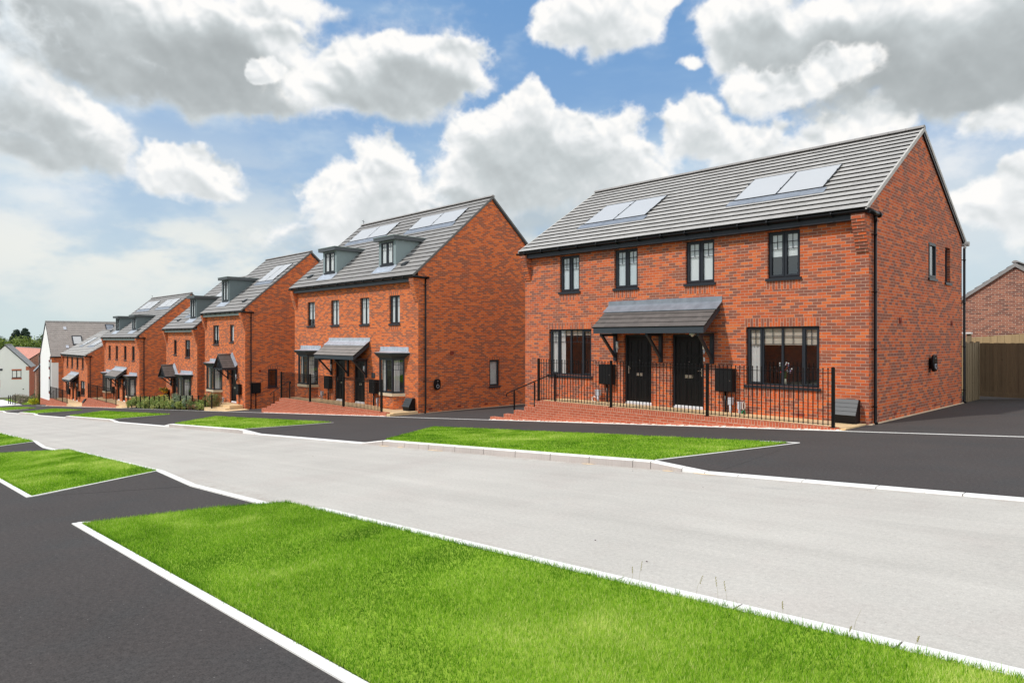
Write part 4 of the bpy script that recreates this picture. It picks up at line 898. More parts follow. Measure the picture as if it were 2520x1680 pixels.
def semi_A(label,xc,f,side=True,mat='brick near',far=False):
    """two-storey pair with a lean-to canopy over both doors"""
    x0,x1=xc-5.71,xc+5.71; y0,y1=17.1,25.03; yr=21.07; ye=16.80; ze=f+5.02; zr=f+7.73
    H=thing('semi_detached_house',label,'house',(xc,y0,f),0,'red brick houses along the street')
    s=(zr-ze)/(yr-ye); fz=lambda y: ze+(y-ye)*s; ztop=fz(y0)-.02; fasc=f+4.80
    W=[(-4.05,-3.18),(-1.75,-.86),(.80,1.71),(3.24,4.09)]; up=[(xc+a,xc+b,f+3.575,fasc-.03) for a,b in W]
    gf=[(xc-4.55,xc-2.68,f+.80,f+2.33),(xc+2.64,xc+4.57,f+.80,f+2.33)]
    dr=[(xc-1.39,xc-.36,f,f+2.14),(xc+.33,xc+1.36,f,f+2.14)]
    sold=[pent(a-.03,b+.03,c-.075-.22,.22) for a,b,c,d in up]+[pent(a-.03,b+.03,d) for a,b,c,d in gf]+[pent(a-.03,b+.03,c-.29,.215) for a,b,c,d in gf]
    so=[(21.63,22.33,f+3.72,f+4.72),(23.22,23.76,f+3.68,f+4.72)] if side else []
    ss=[pent(a-.03,b+.03,d) for a,b,c,d in so]
    Ff,Fr_,Fl,Fb=shell(H,x0,x1,y0,y1,f,zg(x0)-.3,ztop,yr,zr-.03,up+gf+dr,sold,so,ss,mat)
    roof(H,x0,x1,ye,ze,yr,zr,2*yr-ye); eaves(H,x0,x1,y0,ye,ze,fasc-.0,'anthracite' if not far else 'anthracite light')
    bl=[[(0,.98,'blind grey')],[(0,.98,'blind grey')],[(0,.98,'blind white')],[(0,.52,'blind white'),(0.,.5,'slats')]]
    for q,b in zip(up,bl):
        if far: b=[]
        window(H,Ff,*q,(1,1),(1,1),b)
    if far:
        for q in gf: window(H,Ff,*q,(1,1),(1,1),[(0,.5,'blind grey')])
    else:
        window(H,Ff,*gf[0],(.75,1,1,.75),(1,0,0,1),[(0,1,'curtainL'),(.0,.12,'blind cream')],top=.26)
        window(H,Ff,*gf[1],(.75,1,1,.75),(1,0,0,1),[(0,.30,'blind cream'),(0,1,'curtainL narrow')],top=.28)
    door(H,Ff,*dr[0],hand=1); door(H,Ff,*dr[1],hand=-1)
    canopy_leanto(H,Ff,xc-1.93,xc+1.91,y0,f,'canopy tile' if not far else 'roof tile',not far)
    if far: wall_lamp(H,Ff,xc+1.48,f+1.72)
    else:
        wall_lamp(H,Ff,xc-1.58,f+1.72); wall_lamp(H,Ff,xc+1.44,f+1.72)
        s_=MB(); s_.tube([(xc+1.30,y0-.45,f+2.17),(xc+1.30,y0-.45,f+2.12)],.085,12); s_.ball((xc+1.30,y0-.45,f+2.11),(.05,.05,.04)); s_.build('ceiling_lamp','plastic white',H)
        d_=MB(); d_.fbox(Ff,xc+1.385,xc+1.425,f+1.38,f+1.49,0,.02); d_.build('doorbell','plastic white',H)
    for a,b in ((x0-.003,x0+.30),(x1-.30,x1+.003)): corbel(H,a,b,y0,fasc+.16,12,mat)
    # side: gutter return, pipes, vents, air bricks
    g=MB(); g.tube([(x1+.10,ye+.0,ze-.05),(x1+.10,y0+.36,ze-.08)],.062,12); g.tube([(x1+.10,y0+.30,ze-.08),(x1+.10,y0+.40,ze-.08)],.072,12); g.tube([(x1+.062,y0+.24,ze-.06),(x1+.062,y0+.24,ze-.26)],.042,12); g.build('gutter_return','black gloss',H)
    downpipe(H,x1,y0+.24,ze-.2,zg(x1),1); downpipe(H,x1,y1+.02,ze-.2,zg(x1),1)
    g=MB(); g.tube([(x1-.25,y1+.17,ze-.04),(x1+.16,y1+.17,ze-.04)],.075,12); g.tube([(x1+.062,y1+.02,ze-.19),(x1+.06,y1+.15,ze-.08)],.036,8); g.build('rear_gutter','verge',H)
    if side:
        window(H,Fr_,*so[0],(1,),(1,),[(0,1,'blind dim')],False,nf=-.004); window(H,Fr_,*so[1],(1,),(0,),[(0,1,'blind dim')],False,nf=-.085)
        for y,z in ((19.27,f+2.48),(23.88,f+2.48)): v=MB(); v.fbox(Fr_,y-.07,y+.07,z-.075,z+.075,0,.02); v.fbox(Fr_,y-.05,y+.05,z-.055,z+.0,.0205,.032); v.build('wall_vent','red clay',H)
        for y in (18.9,20.39,22.27,23.98): v=MB(); v.fbox(Fr_,y-.1,y+.1,f+.095,f+.165,0,.006); v.build('air_brick','red clay',H)
        for x in (xc-4.2,xc+4.1): v=MB(); v.fbox(Ff,x-.1,x+.1,f+.08,f+.15,0,.006); v.build('air_brick','red clay',H)
        b=MB(); b.box(x1+.001,y0-.02,zg(x1)-.03,x1+.075,y1+.1,zg(x1)+.022); b.build('plinth_strip','buff stone',H)
    q=lambda y:fz(y)
    if side: solar(H,xc-3.9,xc-1.34,18.18,19.45,q); solar(H,xc+1.70,xc+4.24,18.18,19.47,q)
    else: solar(H,xc-2.9,xc-1.6,18.34,19.7,q,1); solar(H,xc+.9,xc+3.2,18.34,19.3,q)
    return H
def semi_B(label,xc,f,mat='brick orange',skin='dormer skin',far=False):
    """taller pair: dormers in the roof, bays, canopy"""
    x0,x1=xc-5.66,xc+5.66; y0=17.1; yr=21.30; y1=25.5; ye=16.80; ze=f+5.74; zr=f+9.62
    H=thing('semi_detached_house',label,'house',(xc,y0,f),0,'red brick houses along the street')
    s=(zr-ze)/(yr-ye); fz=lambda y: ze+(y-ye)*s; yinv=lambda z: ye+(z-ze)/s; fasc=f+5.50
    up=[(xc+a-.40,xc+a+.40,f+3.74,f+4.98) for a in (-3.80,-1.33,1.42,3.90)]
    dr=[(xc-1.37,xc-.36,f,f+2.12),(xc+.42,xc+1.40,f,f+2.12)]
    bx=[xc-3.85,xc+3.87]; bo=[(b-.7,b+.7,f+.80,f+2.2) for b in bx]
    sold=[pent(a-.03,b+.03,d) for a,b,c,d in up]+[pent(a-.03,b+.03,c-.29) for a,b,c,d in up]
    so=[(21.12,21.74,f+.88,f+2.10)] ; ss=[pent(21.1,21.76,f+2.10,.1),pent(21.1,21.76,f+.70,.1)]
    Ff,Fr_,Fl,Fb=shell(H,x0,x1,y0,y1,f,zg(x0)-.3,fz(y0)-.02,yr,zr-.03,up+dr+bo,sold,so,ss,mat)
    roof(H,x0,x1,ye,ze,yr,zr,2*yr-ye,'roof tile grey',verge='verge dark',g=.33); eaves(H,x0,x1,y0,ye,ze,fasc,'anthracite light' if not far else 'dormer top')
    for i,q in enumerate(up): window(H,Ff,*q,(1,1),(1,1) if i==3 else (0,0),[(0,.98,'blind white')] if (i and not far) else [(0,.7,'blind white')] if not far else [],slim=True)
    for b,o in zip(bx,bo):
        bay(H,Ff,b,1.0 if not far else 1.1,y0,f,stone='buff stone',base=mat); room_box(Ff,o[0],o[1],o[2],o[3],H)
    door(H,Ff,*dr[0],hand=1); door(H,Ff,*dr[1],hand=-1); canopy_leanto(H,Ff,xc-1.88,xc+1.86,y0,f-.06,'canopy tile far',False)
    wall_lamp(H,Ff,xc-1.60,f+1.60); wall_lamp(H,Ff,xc+1.50,f+1.60)
    if not far: v=MB(); v.fbox(Ff,xc+2.05,xc+2.32,f+1.28,f+1.52,0,.03); v.build('house_plaque','box grey',H)
    for a,b in ((x0-.003,x0+.30),(x1-.30,x1+.003)): corbel(H,a,b,y0,fasc+.14,13,mat,.26)
    g=MB(); g.tube([(x1+.10,ye+.0,ze-.05),(x1+.10,y0+.40,ze-.08)],.050,10); g.box(x1+.04,y0+.36,ze-.13,x1+.17,y0+.46,ze-.03); g.build('gutter_return','black gloss',H)
    downpipe(H,x1,y0+.34,ze-.06,zg(x1),1,mat='black gloss')
    if not far:
        window(H,Fr_,*so[0],(1,),(1,),[(0,1,'slats')],False,nf=-.06)
        v=MB(); v.fbox(Fr_,18.82,18.98,f+2.38,f+2.54,0,.05); v.build('wall_vent','red clay',H)
        for y in (17.74,19.33,20.92): v=MB(); v.fbox(Fr_,y-.1,y+.1,f+.045,f+.115,0,.006); v.build('air_brick','red clay',H)
        b=MB(); b.box(x1+.001,y0-.02,zg(x1)-.03,x1+.06,y1+.1,zg(x1)+.022); b.build('plinth_strip','buff stone',H)
    for dx in (-2.52,2.75): dormer(H,xc+dx,1.38,17.47,f+7.53,fz,yinv,skin,1.0,[(0,1.,'blind white')])
    tile_vent(H,xc+4.15,17.40,fz); tile_vent(H,xc-4.62,17.40,fz)
    solar(H,xc-4.80,xc-1.0,19.90,20.78,fz); solar(H,xc+.95,xc+4.65,19.92,20.76,fz)
    a=MB(); a.tube([(x0+.1,yr,zr+.1),(x0+.1,yr,zr+.35)],.012,5); a.bar((x0-.05,yr,zr+.33),(x0+.2,yr,zr+.22),.02); a.build('aerial','box grey',H)
    return H
def detached_C(label,x0,x1,f,mir=False,mat='brick orange',skin='dormer skin dark',near=True):
    """narrow detached house: bay, gabled hood, one dormer"""
    y0=17.1; yr=21.45; y1=25.8; ye=16.80; ze=f+5.73; zr=f+9.70
    H=thing('detached_house',label,'house',((x0+x1)/2,y0,f),0,'red brick houses along the street')
    X=(lambda a:x1-a) if not mir else (lambda a:x0+a)
    def rg(a,b,c,d): p,q=X(a),X(b); return (min(p,q),max(p,q),c,d)
    s=(zr-ze)/(yr-ye); fz=lambda y: ze+(y-ye)*s; yinv=lambda z: ye+(z-ze)/s; fasc=f+5.50
    up=[rg(4.23,5.22,f+3.67,f+4.93),rg(1.76,2.38,f+3.83,f+4.93)]; dr=[rg(1.34,2.38,f,f+2.18)]; bc=X(4.55); w=1.25; bo=[(bc-.8,bc+.8,f+.8,f+2.2)]
    so=[(18.54,19.15,f+1.02,f+2.15)] if near else []
    Ff,Fr_,Fl,Fb=shell(H,x0,x1,y0,y1,f,zg(x0)-.3,fz(y0)-.02,yr,zr-.03,up+dr+bo,[pent(a-.03,b+.03,d) for a,b,c,d in up],so,[pent(a-.03,b+.03,d) for a,b,c,d in so],mat)
    roof(H,x0,x1,ye,ze,yr,zr,2*yr-ye,'roof tile grey',verge='verge dark',g=.36); eaves(H,x0,x1,y0,ye,ze,fasc,'dormer top')
    window(H,Ff,*up[0],(1,1),(1,1),[(0,.75,'blind white')] if near else [(0,.5,'blind grey')],slim=True); window(H,Ff,*up[1],(1,),(1,),[(0,1,'blind grey')] if near else [],False)
    bay(H,Ff,bc,w,y0,f,stone='buff stone',base=mat); room_box(Ff,*bo[0],H)
    door(H,Ff,*dr[0],hand=1 if not mir else -1); canopy_gabled(H,X(1.95),y0,f); wall_lamp(H,Ff,X(1.22),f+1.62)
    if near:
        window(H,Fr_,*so[0],(1,),(1,),[],False,nf=-.03); v=MB(); v.fbox(Fr_,17.95,18.10,f+1.98,f+2.12,0,.02); v.build('wall_vent','red clay',H)
        downpipe(H,x1,y0+.34,ze-.06,zg(x1),1)
        g=MB(); g.tube([(x1+.10,ye+.0,ze-.05),(x1+.10,y0+.50,ze-.08)],.052,10); g.build('gutter_return','black gloss',H)
    for a,b in ((x0-.003,x0+.30),(x1-.30,x1+.003)): corbel(H,a,b,y0,fasc+.14,13,mat,.26)
    dx=X(4.40); dormer(H,dx,1.30,17.60,f+7.92,fz,yinv,skin,.95,[(0,1.,'blind white')]); tile_vent(H,X(1.1) if near else X(1.6),17.45,fz)
    if near: solar(H,x1-2.9,x1-.55,19.15,20.5,fz)
    else: solar(H,x0+2.2,x0+3.2,18.0,18.55,fz,1); solar(H,x1-3.4,x1-1.0,19.2,20.4,fz)
    return H
H1=semi_A('nearest brick pair: grey tiled roof with four pale solar panels, no dormers',-11.6,-.38)
H2=semi_B('tall brick pair with two pale grey dormers and two lead-topped bays',-29.39,-1.45)
H3=detached_C('narrow brick house, one dark dormer, gabled hood right of its bay',-48.38,-41.64,-2.43)
H4=detached_C('narrow brick house partly hidden by its neighbour, gabled hood left of its bay',-56.5,-49.84,-3.40,True,near=False)
H5=semi_B('distant brick pair with two dark grey dormers side by side on the roof',-69.13,-4.02,skin='dormer skin dark',far=True)
H6=semi_A('farthest brick pair with four slit windows right under its low eaves',-87.3,-5.18,False,'brick orange',True)
def gable_house(name,label,cat,org,rz,hw,depth,zb,ze,zr,wallm,tile,front=(),name2=None,rendered=False,group=None):
    """generic gabled block; gable faces local -y, ridge along local y; org is the middle of the gable foot"""
    x,y,z=org; H=thing(name,label,cat,org,rz,group)
    mb=MB(); Fg=Fr((x,y,0),(1,0,0),(0,-1,0)); Fk=Fr((x,y+depth,0),(1,0,0),(0,1,0)); Fa=Fr((x+hw,y,0),(0,1,0),(1,0,0)); Fb=Fr((x-hw,y,0),(0,1,0),(-1,0,0))
    wall_grid(mb,Fg,-hw,hw,zb,ze,[],[],z,m=0); mb.face([Fg.p(-hw,ze),Fg.p(hw,ze),Fg.p(0,zr)],uv=[(-hw,ze-z),(hw,ze-z),(0,zr-z)])
    wall_grid(mb,Fk,-hw,hw,zb,ze,[],[],z,m=1); mb.face([Fk.p(-hw,ze),Fk.p(hw,ze),Fk.p(0,zr)],m=1,uv=[(-hw,ze-z),(hw,ze-z),(0,zr-z)])
    wall_grid(mb,Fa,0,depth,zb,ze,[],[],z,m=1); wall_grid(mb,Fb,0,depth,zb,ze,[],[],z,m=1)
    mb.build('wall',wallm,H)
    s=(zr-ze)/hw; ov=.25; r=MB()
    for sg in (1,-1): courses(r,(x+sg*(hw+ov),y-.06,ze-ov*s+.03),(x+sg*(hw+ov),y+depth+.06,ze-ov*s+.03),(x,y-.06,zr+.03),(x,y+depth+.06,zr+.03),.33,.028)
    rf=r.build('roof',[tile,'tile edge'],H); ridge(rf,(x,y-.07,zr+.06),(x,y+depth+.07,zr+.06),.09)
    v=MB()
    for sg in (1,-1): v.hexa([(x+sg*(hw+ov),y-.08,ze-ov*s-.10),(x+sg*(hw+ov),y-.02,ze-ov*s-.10),(x,y-.02,zr-.10),(x,y-.08,zr-.10),(x+sg*(hw+ov),y-.08,ze-ov*s+.05),(x+sg*(hw+ov),y-.02,ze-ov*s+.05),(x,y-.02,zr+.05),(x,y-.08,zr+.05)])
    v.build('verge','ridge tile' if rendered is None else 'black gloss',rf)
    return H,Fg,Fa
# block closing the street: white rendered gable towards the road, brick front towards us
H7,Fg,Fa=gable_house('end_house','long house with tall white rendered gable and skylight in brown tiled roof','house',(-103.35,17.1,-5.75),0,3.55,22,-7.6,-.40,3.72,['render white','brick orange'],'roof tile brown')
mb=MB(); mb.fbox(Fg,2.95,3.552,-.95,-.42,.0,.012); mb.fbox(Fa,-.013,.60,-1.35,-.42,.0,.014); mb.build('brick_quoins','brick orange',H7)
mb=MB(); mb.fbox(Fa,-.012,.72,-7.6,-1.352,.0,.010); mb.build('render_return','render white',H7)
mb=MB(); mb.fbox(Fg,-3.6,3.6,-7.8,-6.05,.0,.03); mb.build('brick_plinth','brick ramp',H7)
for c,d in ((-1.9,-1.25),(-4.9,-3.35)):
    window(H7,Fg,2.0,2.7,c,d,(1,),(0,),[(0,1,'blind grey')],False,nf=.02,room=False); mb=MB(); mb.fbox(Fg,1.95,2.75,d+.0,d+.22,0,.03); mb.fbox(Fg,1.95,2.75,c-.30,c-.08,0,.03); mb.build('brick_lintel','red clay',H7)
mb=MB(); mb.tube([(-99.95,16.98,-.6),(-99.95,16.98,-7.0)],.05,8); mb.build('downpipe','black gloss',H7)
mb=MB(); mb.tube([(-106.95,16.98,-.6),(-106.95,16.98,-7.6)],.06,8); mb.build('downpipe','black gloss',H7)
mb=MB(); mb.tube([(-99.55,16.95,-.62),(-99.55,38,-.62)],.075,8); mb.build('gutter','black gloss',H7)
s7=(3.72+.40)/3.55
def on7(x,y,h): n=Vector((s7,0,1)).normalized(); return Vector((x,y,3.75-(x+103.35)*s7))+n*h
def slab7(x0,x1,y0,y1,h0,h1,name,mat,par=H7):
    m_=MB(); m_.hexa([on7(x0,y0,h0),on7(x1,y0,h0),on7(x1,y1,h0),on7(x0,y1,h0),on7(x0,y0,h1),on7(x1,y0,h1),on7(x1,y1,h1),on7(x0,y1,h1)]); return m_.build(name,mat,par)
sk=slab7(-101.75,-100.75,19.55,20.65,.02,.12,'skylight','anthracite'); slab7(-101.65,-100.87,19.67,20.53,.121,.126,'pane','solar glass',sk)
sk=slab7(-103.1,-102.3,23.6,24.6,.02,.10,'skylight','anthracite'); slab7(-103.0,-102.4,23.7,24.5,.101,.105,'pane','lead',sk)
for x,y in ((-102.6,19.0),(-100.6,18.9)): slab7(x-.15,x+.15,y-.15,y+.15,.03,.09,'tile_vent','plastic lilac grey')
# white gabled house at the far left and its neighbours
H8,Fg,Fa=gable_house('white_house','white rendered gabled house with red brick window surrounds, at the left edge','house',(-146.3,18.3,-8.6),R(76),3.42,8,-9.2,-3.2,.45,['render white','brick ramp'],'roof tile')
mb=MB(); mb.fbox(Fg,2.95,3.43,-3.95,-3.3,0,.02); mb.fbox(Fa,.0,7.9,-9.2,-3.4,0,.018); mb.build('brick_quoins','brick ramp',H8)
window(H8,Fg,.98,2.3,-5.2,-3.95,(1,1),(1,1),[(0,1,'blind white')],nf=.01,room=False); mb=MB(); mb.fbox(Fg,.92,2.36,-3.948,-3.72,0,.03); mb.fbox(Fg,.92,2.36,-5.50,-5.28,0,.03); mb.build('brick_surround','brick ramp',H8)
for c,d in ((-5.5,-4.0),(-8.9,-6.8)):
    window(H8,Fg,-1.9,-.75,c,d,(1,1),(0,0),[],nf=.01,room=False)
mb=MB(); mb.fbox(Fg,-1.95,-.70,-6.78,-5.59,0,.02); mb.build('brick_panel','brick ramp',H8)
mb=MB(); mb.fbox(Fg,-2.2,-.35,-3.95,-3.6,0,.10); mb.build('balcony_rail','box grey',H8)
v=MB(); v.fbox(Fg,2.5,2.68,-7.3,-7.15,0,.04); v.build('wall_vent','box black',H8)
H9,Fg,Fa=gable_house('red_roof_house','brick house with a salmon red tiled roof behind the white gable','house',(-165,27.3,-8.5),R(90),6.0,36,-9,-4.9,-.5,['brick rear','brick rear'],'roof tile red')
H10,_,_=gable_house('slate_roof_house','grey slate roof peeping over the salmon red roof','house',(-205,44,-8.5),R(90),6,24,-9,-4.2,.15,['brick rear','brick rear'],'roof tile slate')
H12,_,_=gable_house('brick_outbuilding','low brick outbuilding with a dark sloping verge beside the tall white gable','outbuilding',(-118,21.0,-7.7),R(90),2.6,.9,-8.6,-2.8,.3,['brick rear','brick rear'],'roof tile slate')
H11,Fg,_=gable_house('rear_brick_house','brown brick gable with grey ridge rising behind the timber fence','house',(-5.95,33.0,-.4),0,4.3,9,-1,1.55,4.56,['brick rear','brick rear'],'ridge tile',rendered=None)

# the other side of the street, seen only as a reflection in the windows
for k,(x,l) in enumerate(((-6,'brick house across the road, mirrored in the widest window'),(-27,'brick house across the road, mirrored in the right bay'),(-48,'brick house across the road, mirrored farther down the street'))):
    f0=zg(x); HO,Fg,Fa=gable_house('opposite_house',l,'house',(x+5.7,-16,f0),R(90),4.2,12,f0-.8,f0+4.9,f0+7.6,['brick near','brick near'],'roof tile',group='houses on the other side of the road')
    for u in (1.4,4.2,7.2,10.2): window(HO,Fa,u-.45,u+.45,f0+3.4,f0+4.5,(1,1),(1,1),[(0,1,'blind white')],nf=.02,room=False)
    for u in (2.4,9.4): window(HO,Fa,u-.9,u+.9,f0+.8,f0+2.2,(1,1,1),(1,0,1),[(0,1,'room')],nf=.02,room=False)

# ================================================================ ramps, railings and small things
def ramp(label,xc,f,a,b,posts,rlabel,hlabel=None,near=True):
    """brick ramp wall in front of a pair, with steps at its lower end; a..b along x"""
    G='brick ramps in front of the house pairs'; R_=thing('entrance_ramp',label,'ramp',((a+b)/2,16.3,f),0,G)
    y0,y1=15.67,15.86; F=Fr((0,y0,0),(1,0,0),(0,-1,0)); zt=f+.045
    mb=MB(); wall_grid(mb,F,a,b,zg(a)-.3,zt,[],[(a,b,zt-.112,zt)],f)
    mb.face([(a,y0,zt),(b,y0,zt),(b,y1,zt),(a,y1,zt)],uv=[(.01,a),(.01,b),(.22,b),(.22,a)]); mb.face([(a,y1,zg(a)-.3),(a,y0,zg(a)-.3),(a,y0,zt),(a,y1,zt)]); mb.face([(b,y0,zg(a)-.3),(b,y1,zg(a)-.3),(b,y1,zt),(b,y0,zt)]); mb.face([(b,y1,zg(a)-.3),(a,y1,zg(a)-.3),(a,y1,zt),(b,y1,zt)])
    mb.build('retaining_wall','brick ramp',R_)
    p=MB(); xe=xc+5.66; k=.06
    p.box(a+.02,y1+.001,zg(a)-.3,xe,17.085,f+.028,0); p.box(b+.002,y0+.02,zg(b)-.3,xe,y1,f+.0,0); p.build('paving','paving buff',R_)
    tops=(-.19,-.34,-.50,-.65); x=a
    for i,t in enumerate(tops):
        w=.49 if i<3 else .68; s=MB(); Fs=F; z=f+t
        wall_grid(s,F,x-w,x,zg(x-w)-.3,z,[],[(x-w,x,z-.112,z)],f)
        s.face([(x-w,y0,z),(x,y0,z),(x,y1,z),(x-w,y1,z)],uv=[(.01,x-w),(.01,x),(.22,x),(.22,x-w)]); s.face([(x-w,y1,zg(x)-.5),(x-w,y0,zg(x)-.5),(x-w,y0,z),(x-w,y1,z)]); s.face([(x,y1,zg(x)-.5),(x-w,y1,zg(x)-.5),(x-w,y1,z),(x,y1,z)])
        st=s.build('step_wall','brick ramp',R_)
        q=MB(); q.box(x-w+.18,y1+.002,zg(x-w)-.3,x+.0 if i else x+.02,17.08,z-.03,0); q.build('step','tarmac',R_); x-=w
    # railing
    zb,zt2=f+.03,f+1.38; Rl=thing('railing',rlabel,'railing',(xc+posts[0],15.72,f),0,'black bar railings on the ramps')
    xs=[xc+p_ for p_ in posts]
    for x in xs:
        m_=MB(); m_.box(x-.031,15.689,zb,x+.031,15.751,zt2); m_.box(x-.055,15.665,zb+.012,x+.055,15.775,zb+.024)
        m_.tube([(x,15.72,zt2),(x,15.72,zt2+.012)],.02,6); m_.build('post','black gloss',Rl)
    for z,h in ((f+1.255,.012),(f+.105,.012)):
        for p_,q_ in zip(xs,xs[1:]):
            m_=MB(); m_.box(p_+.032,15.705,z-h/2,q_-.032,15.735,z+h/2); m_.build('rail','black metal',Rl)
    m_=MB(); x=xs[0]; r=.0115 if xc>-20 else .0145 if xc>-40 else .006; m_.tube([(x,15.72,f+.08),(x,15.72,f+1.335)],r,6,caps=False); m_.ball((x,15.72,f+1.345),.021,0,6,4)
    bar=m_.build('bar','black metal',Rl); first=True
    for p_,q_ in zip(xs,xs[1:]):
        n=round((q_-p_)/.112)
        for k in range(1,n):
            X=p_+(q_-p_)*k/n
            if first: o=bar; first=False
            else: o=bar.copy(); COL.objects.link(o); o.parent=Rl
            o.location=(X-x,0,0)
    if hlabel:
        hr=thing('handrail',hlabel,'handrail',(a-.3,15.95,f-.3),0,'handrails beside the ramp steps'); y=15.95
        pts=[(a-1.60,y,f+.04),(a-1.64,y,f+.10),(a-1.60,y,f+.16),(a-1.50,y,f+.20),(a+.32,y,f+.84),(a+.62,y,f+.90),(a+.70,y,f+.88),(a+.72,y,f+.78)]
        m_=MB(); m_.tube(pts,.019,8); m_.build('rail','black gloss',hr)
        for dx,zz0,zz1 in ((-1.25,-.55,.30),(-.29,-.22,.62),(.62,0,.90)):
            m_=MB(); m_.box(a+dx-.019,y-.019,f+zz0,a+dx+.019,y+.019,f+zz1-.02); m_.build('post','black gloss',hr)
ramp('brick ramp wall with end steps in front of the nearest pair',-11.6,-.38,-15.42,-6.08,(-3.70,-.79,2.31,5.44),'long black bar railing on the nearest ramp wall','black handrail beside the steps of the nearest ramp')
ramp('brick ramp wall with end steps below the two lead-topped bays',-29.39,-1.45,-33.85,-23.99,(-4.34,-1.23,1.91,5.01),'black bar railing before the pair with pale grey dormers','black handrail between the narrow house and the pale-dormer pair')
ramp('distant brick ramp wall left of the planted hedge',-69.13,-4.02,-74.8,-64.6,(-5.5,-2.2,.93,4.13),'distant black railing ending left of the planted hedge',None,False)
ramp('farthest brick ramp wall beside the white rendered gable',-87.3,-5.18,-92.5,-83.4,(-4.97,-1.93,1.26,3.57),'farthest black railing beside the white rendered gable','farthest handrail before the brick corner of the white gable',False)
# buff aprons by the distant doors
mb=MB()
for a,b in ((-64.55,-62.6),(-83.35,-79.3)): mb.box(a,15.6,zg(a)-.2,b,17.08,zg(b)+.03)
struct('paving',mb,'paving buff')
def cabinet(label,x,y,f,z0=.59,w=.50,h=.60,out=(0,-1),pole=True):
    H=thing('meter_cabinet',label,'meter box',(x,y,f),0,'black meter cabinets')
    F=Fr((x,y,0),(1,0,0),(0,-1,0)) if out[1] else Fr((x,y,0),(0,1,0),(1,0,0))
    m=MB(); m.fbox(F,-w/2,w/2,f+z0,f+z0+h,.012,.20); m.fbox(F,-w/2-.012,w/2+.012,f+z0+h,f+z0+h+.02,.012,.225); m.build('body','box black',H)
    d=MB(); d.fbox(F,-w/2+.012,w/2-.012,f+z0+.015,f+z0+h-.012,.2005,.215); dd=d.build('door','box black',H)
    l=MB(); l.tube([F.p(w/2-.07,f+z0+h*.5,.215),F.p(w/2-.07,f+z0+h*.5,.222)],.012,8); l.build('lock','chrome',dd)
    if pole: q=MB(); q.tube([F.p(-.02,f-.3,.08),F.p(-.02,f+z0,.08)],.032,8); q.build('conduit','black gloss',H)
cabinet('black meter cabinet left of the nearest canopy, under its wall lamp',-13.55,17.1,-.38); cabinet('black meter cabinet between the right black door and the wide window',-9.49,17.1,-.38)
cabinet('black meter cabinet left of the doors, pale-dormer pair',-31.2,17.1,-1.45); cabinet('black meter cabinet right of the doors, pale-dormer pair',-27.03,17.1,-1.45)
cabinet('narrow black meter cabinet right of the gabled hood door',-42.35,17.1,-2.43,.60,.40,.62); cabinet('black meter cabinet on the side wall behind the downpipe',-41.64,17.75,-2.43,.70,.50,.62,(1,0))
cabinet('black meter cabinet left of the hood behind the hedge',-55.9,17.1,-3.40,.5,.5,.62); cabinet('distant black meter cabinet left of the dark-dormer pair doors',-71.3,17.1,-4.02)
cabinet('farthest black meter cabinet right of the last two doors',-84.9,17.1,-5.18); cabinet('farthest black meter cabinet left of the last doors',-89.6,17.1,-5.18)
def gas_box(label,x,w,zb,y=17.1):
    H=thing('gas_meter_box',label,'meter box',(x+w/2,y,zb),0,'wedge shaped gas boxes'); P=[(y-.012,zb),(y-.30,zb+.02),(y-.34,zb+.20),(y-.14,zb+.56),(y-.012,zb+.57)]
    m=MB(); m.prism([(x+.02,a,b) for a,b in P],(w-.04,0,0)); m.build('body','box black',H)
    for k in range(4):
        t0,t1=k/4+.01,(k+1)/4-.005; A=lambda t:(y-.348+.20*t,zb+.205+.365*t); a,b=A(t0); c,d=A(t1)
        q=MB(); q.hexa([(x,a,b),(x+w,a,b),(x+w,c,d),(x,c,d),(x,a-.012,b+.012),(x+w,a-.012,b+.012),(x+w,c-.012,d+.010),(x,c-.012,d+.010)]); q.build('lid_slat','box grey',H)
gas_box('dark wedge-shaped gas box at the right front corner, nearest house',-6.58,.52,-.37); gas_box('dark wedge-shaped gas box by the lead-topped bay and tall black downpipe',-24.42,.50,-1.47)
gas_box('small distant gas box at the end of the ramp steps beside the slit-window house',-82.3,.5,-5.2)
def charger(label,X,y,z):
    H=thing('ev_charger',label,'charger',(X,y,z),0,'black oval wall chargers'); w,h=.17,.235
    def outline(s,n=28): return [(math.copysign(abs(math.cos(t))**.62,math.cos(t))*w*s,math.copysign(abs(math.sin(t))**.80,math.sin(t))*h*s) for t in (2*math.pi*k/n for k in range(n))]
    m=MB(); rings=[(.001,.62),(.07,.68),(.072,.93),(.085,1.),(.13,1.),(.150,.95)]
    L=[[(X+d,y+a,z+b) for a,b in outline(s)] for d,s in rings]
    for A,B in zip(L,L[1:]):
        for i in range(28): m.face([A[i],A[(i+1)%28],B[(i+1)%28],B[i]],sm=True)
    m.face(L[-1]); m.build('body','black gloss',H)
    r=MB(); c=z-.085; r.tube([(X+.153,y+.068*math.cos(t),c+.068*math.sin(t)) for t in (2*math.pi*k/24 for k in range(25))],.009,6,caps=False); r.build('socket_ring','plastic lilac grey',H)
    s=MB(); s.tube([(X+.150,y,c),(X+.158,y,c)],.052,16); s.build('socket','black metal',H)
    t=MB(); t.box(X+.1505,y-.030,z+.135,X+.153,y+.030,z+.150); t.box(X+.1505,y-.012,z+.05,X+.153,y+.012,z+.060); t.build('markings','plastic white',H)
charger('black oval car charger seen edge-on on the nearest house side wall',-5.89,21.75,.95); charger('black oval car charger with white ring on the side wall behind the gas box',-23.73,18.02,-.33)
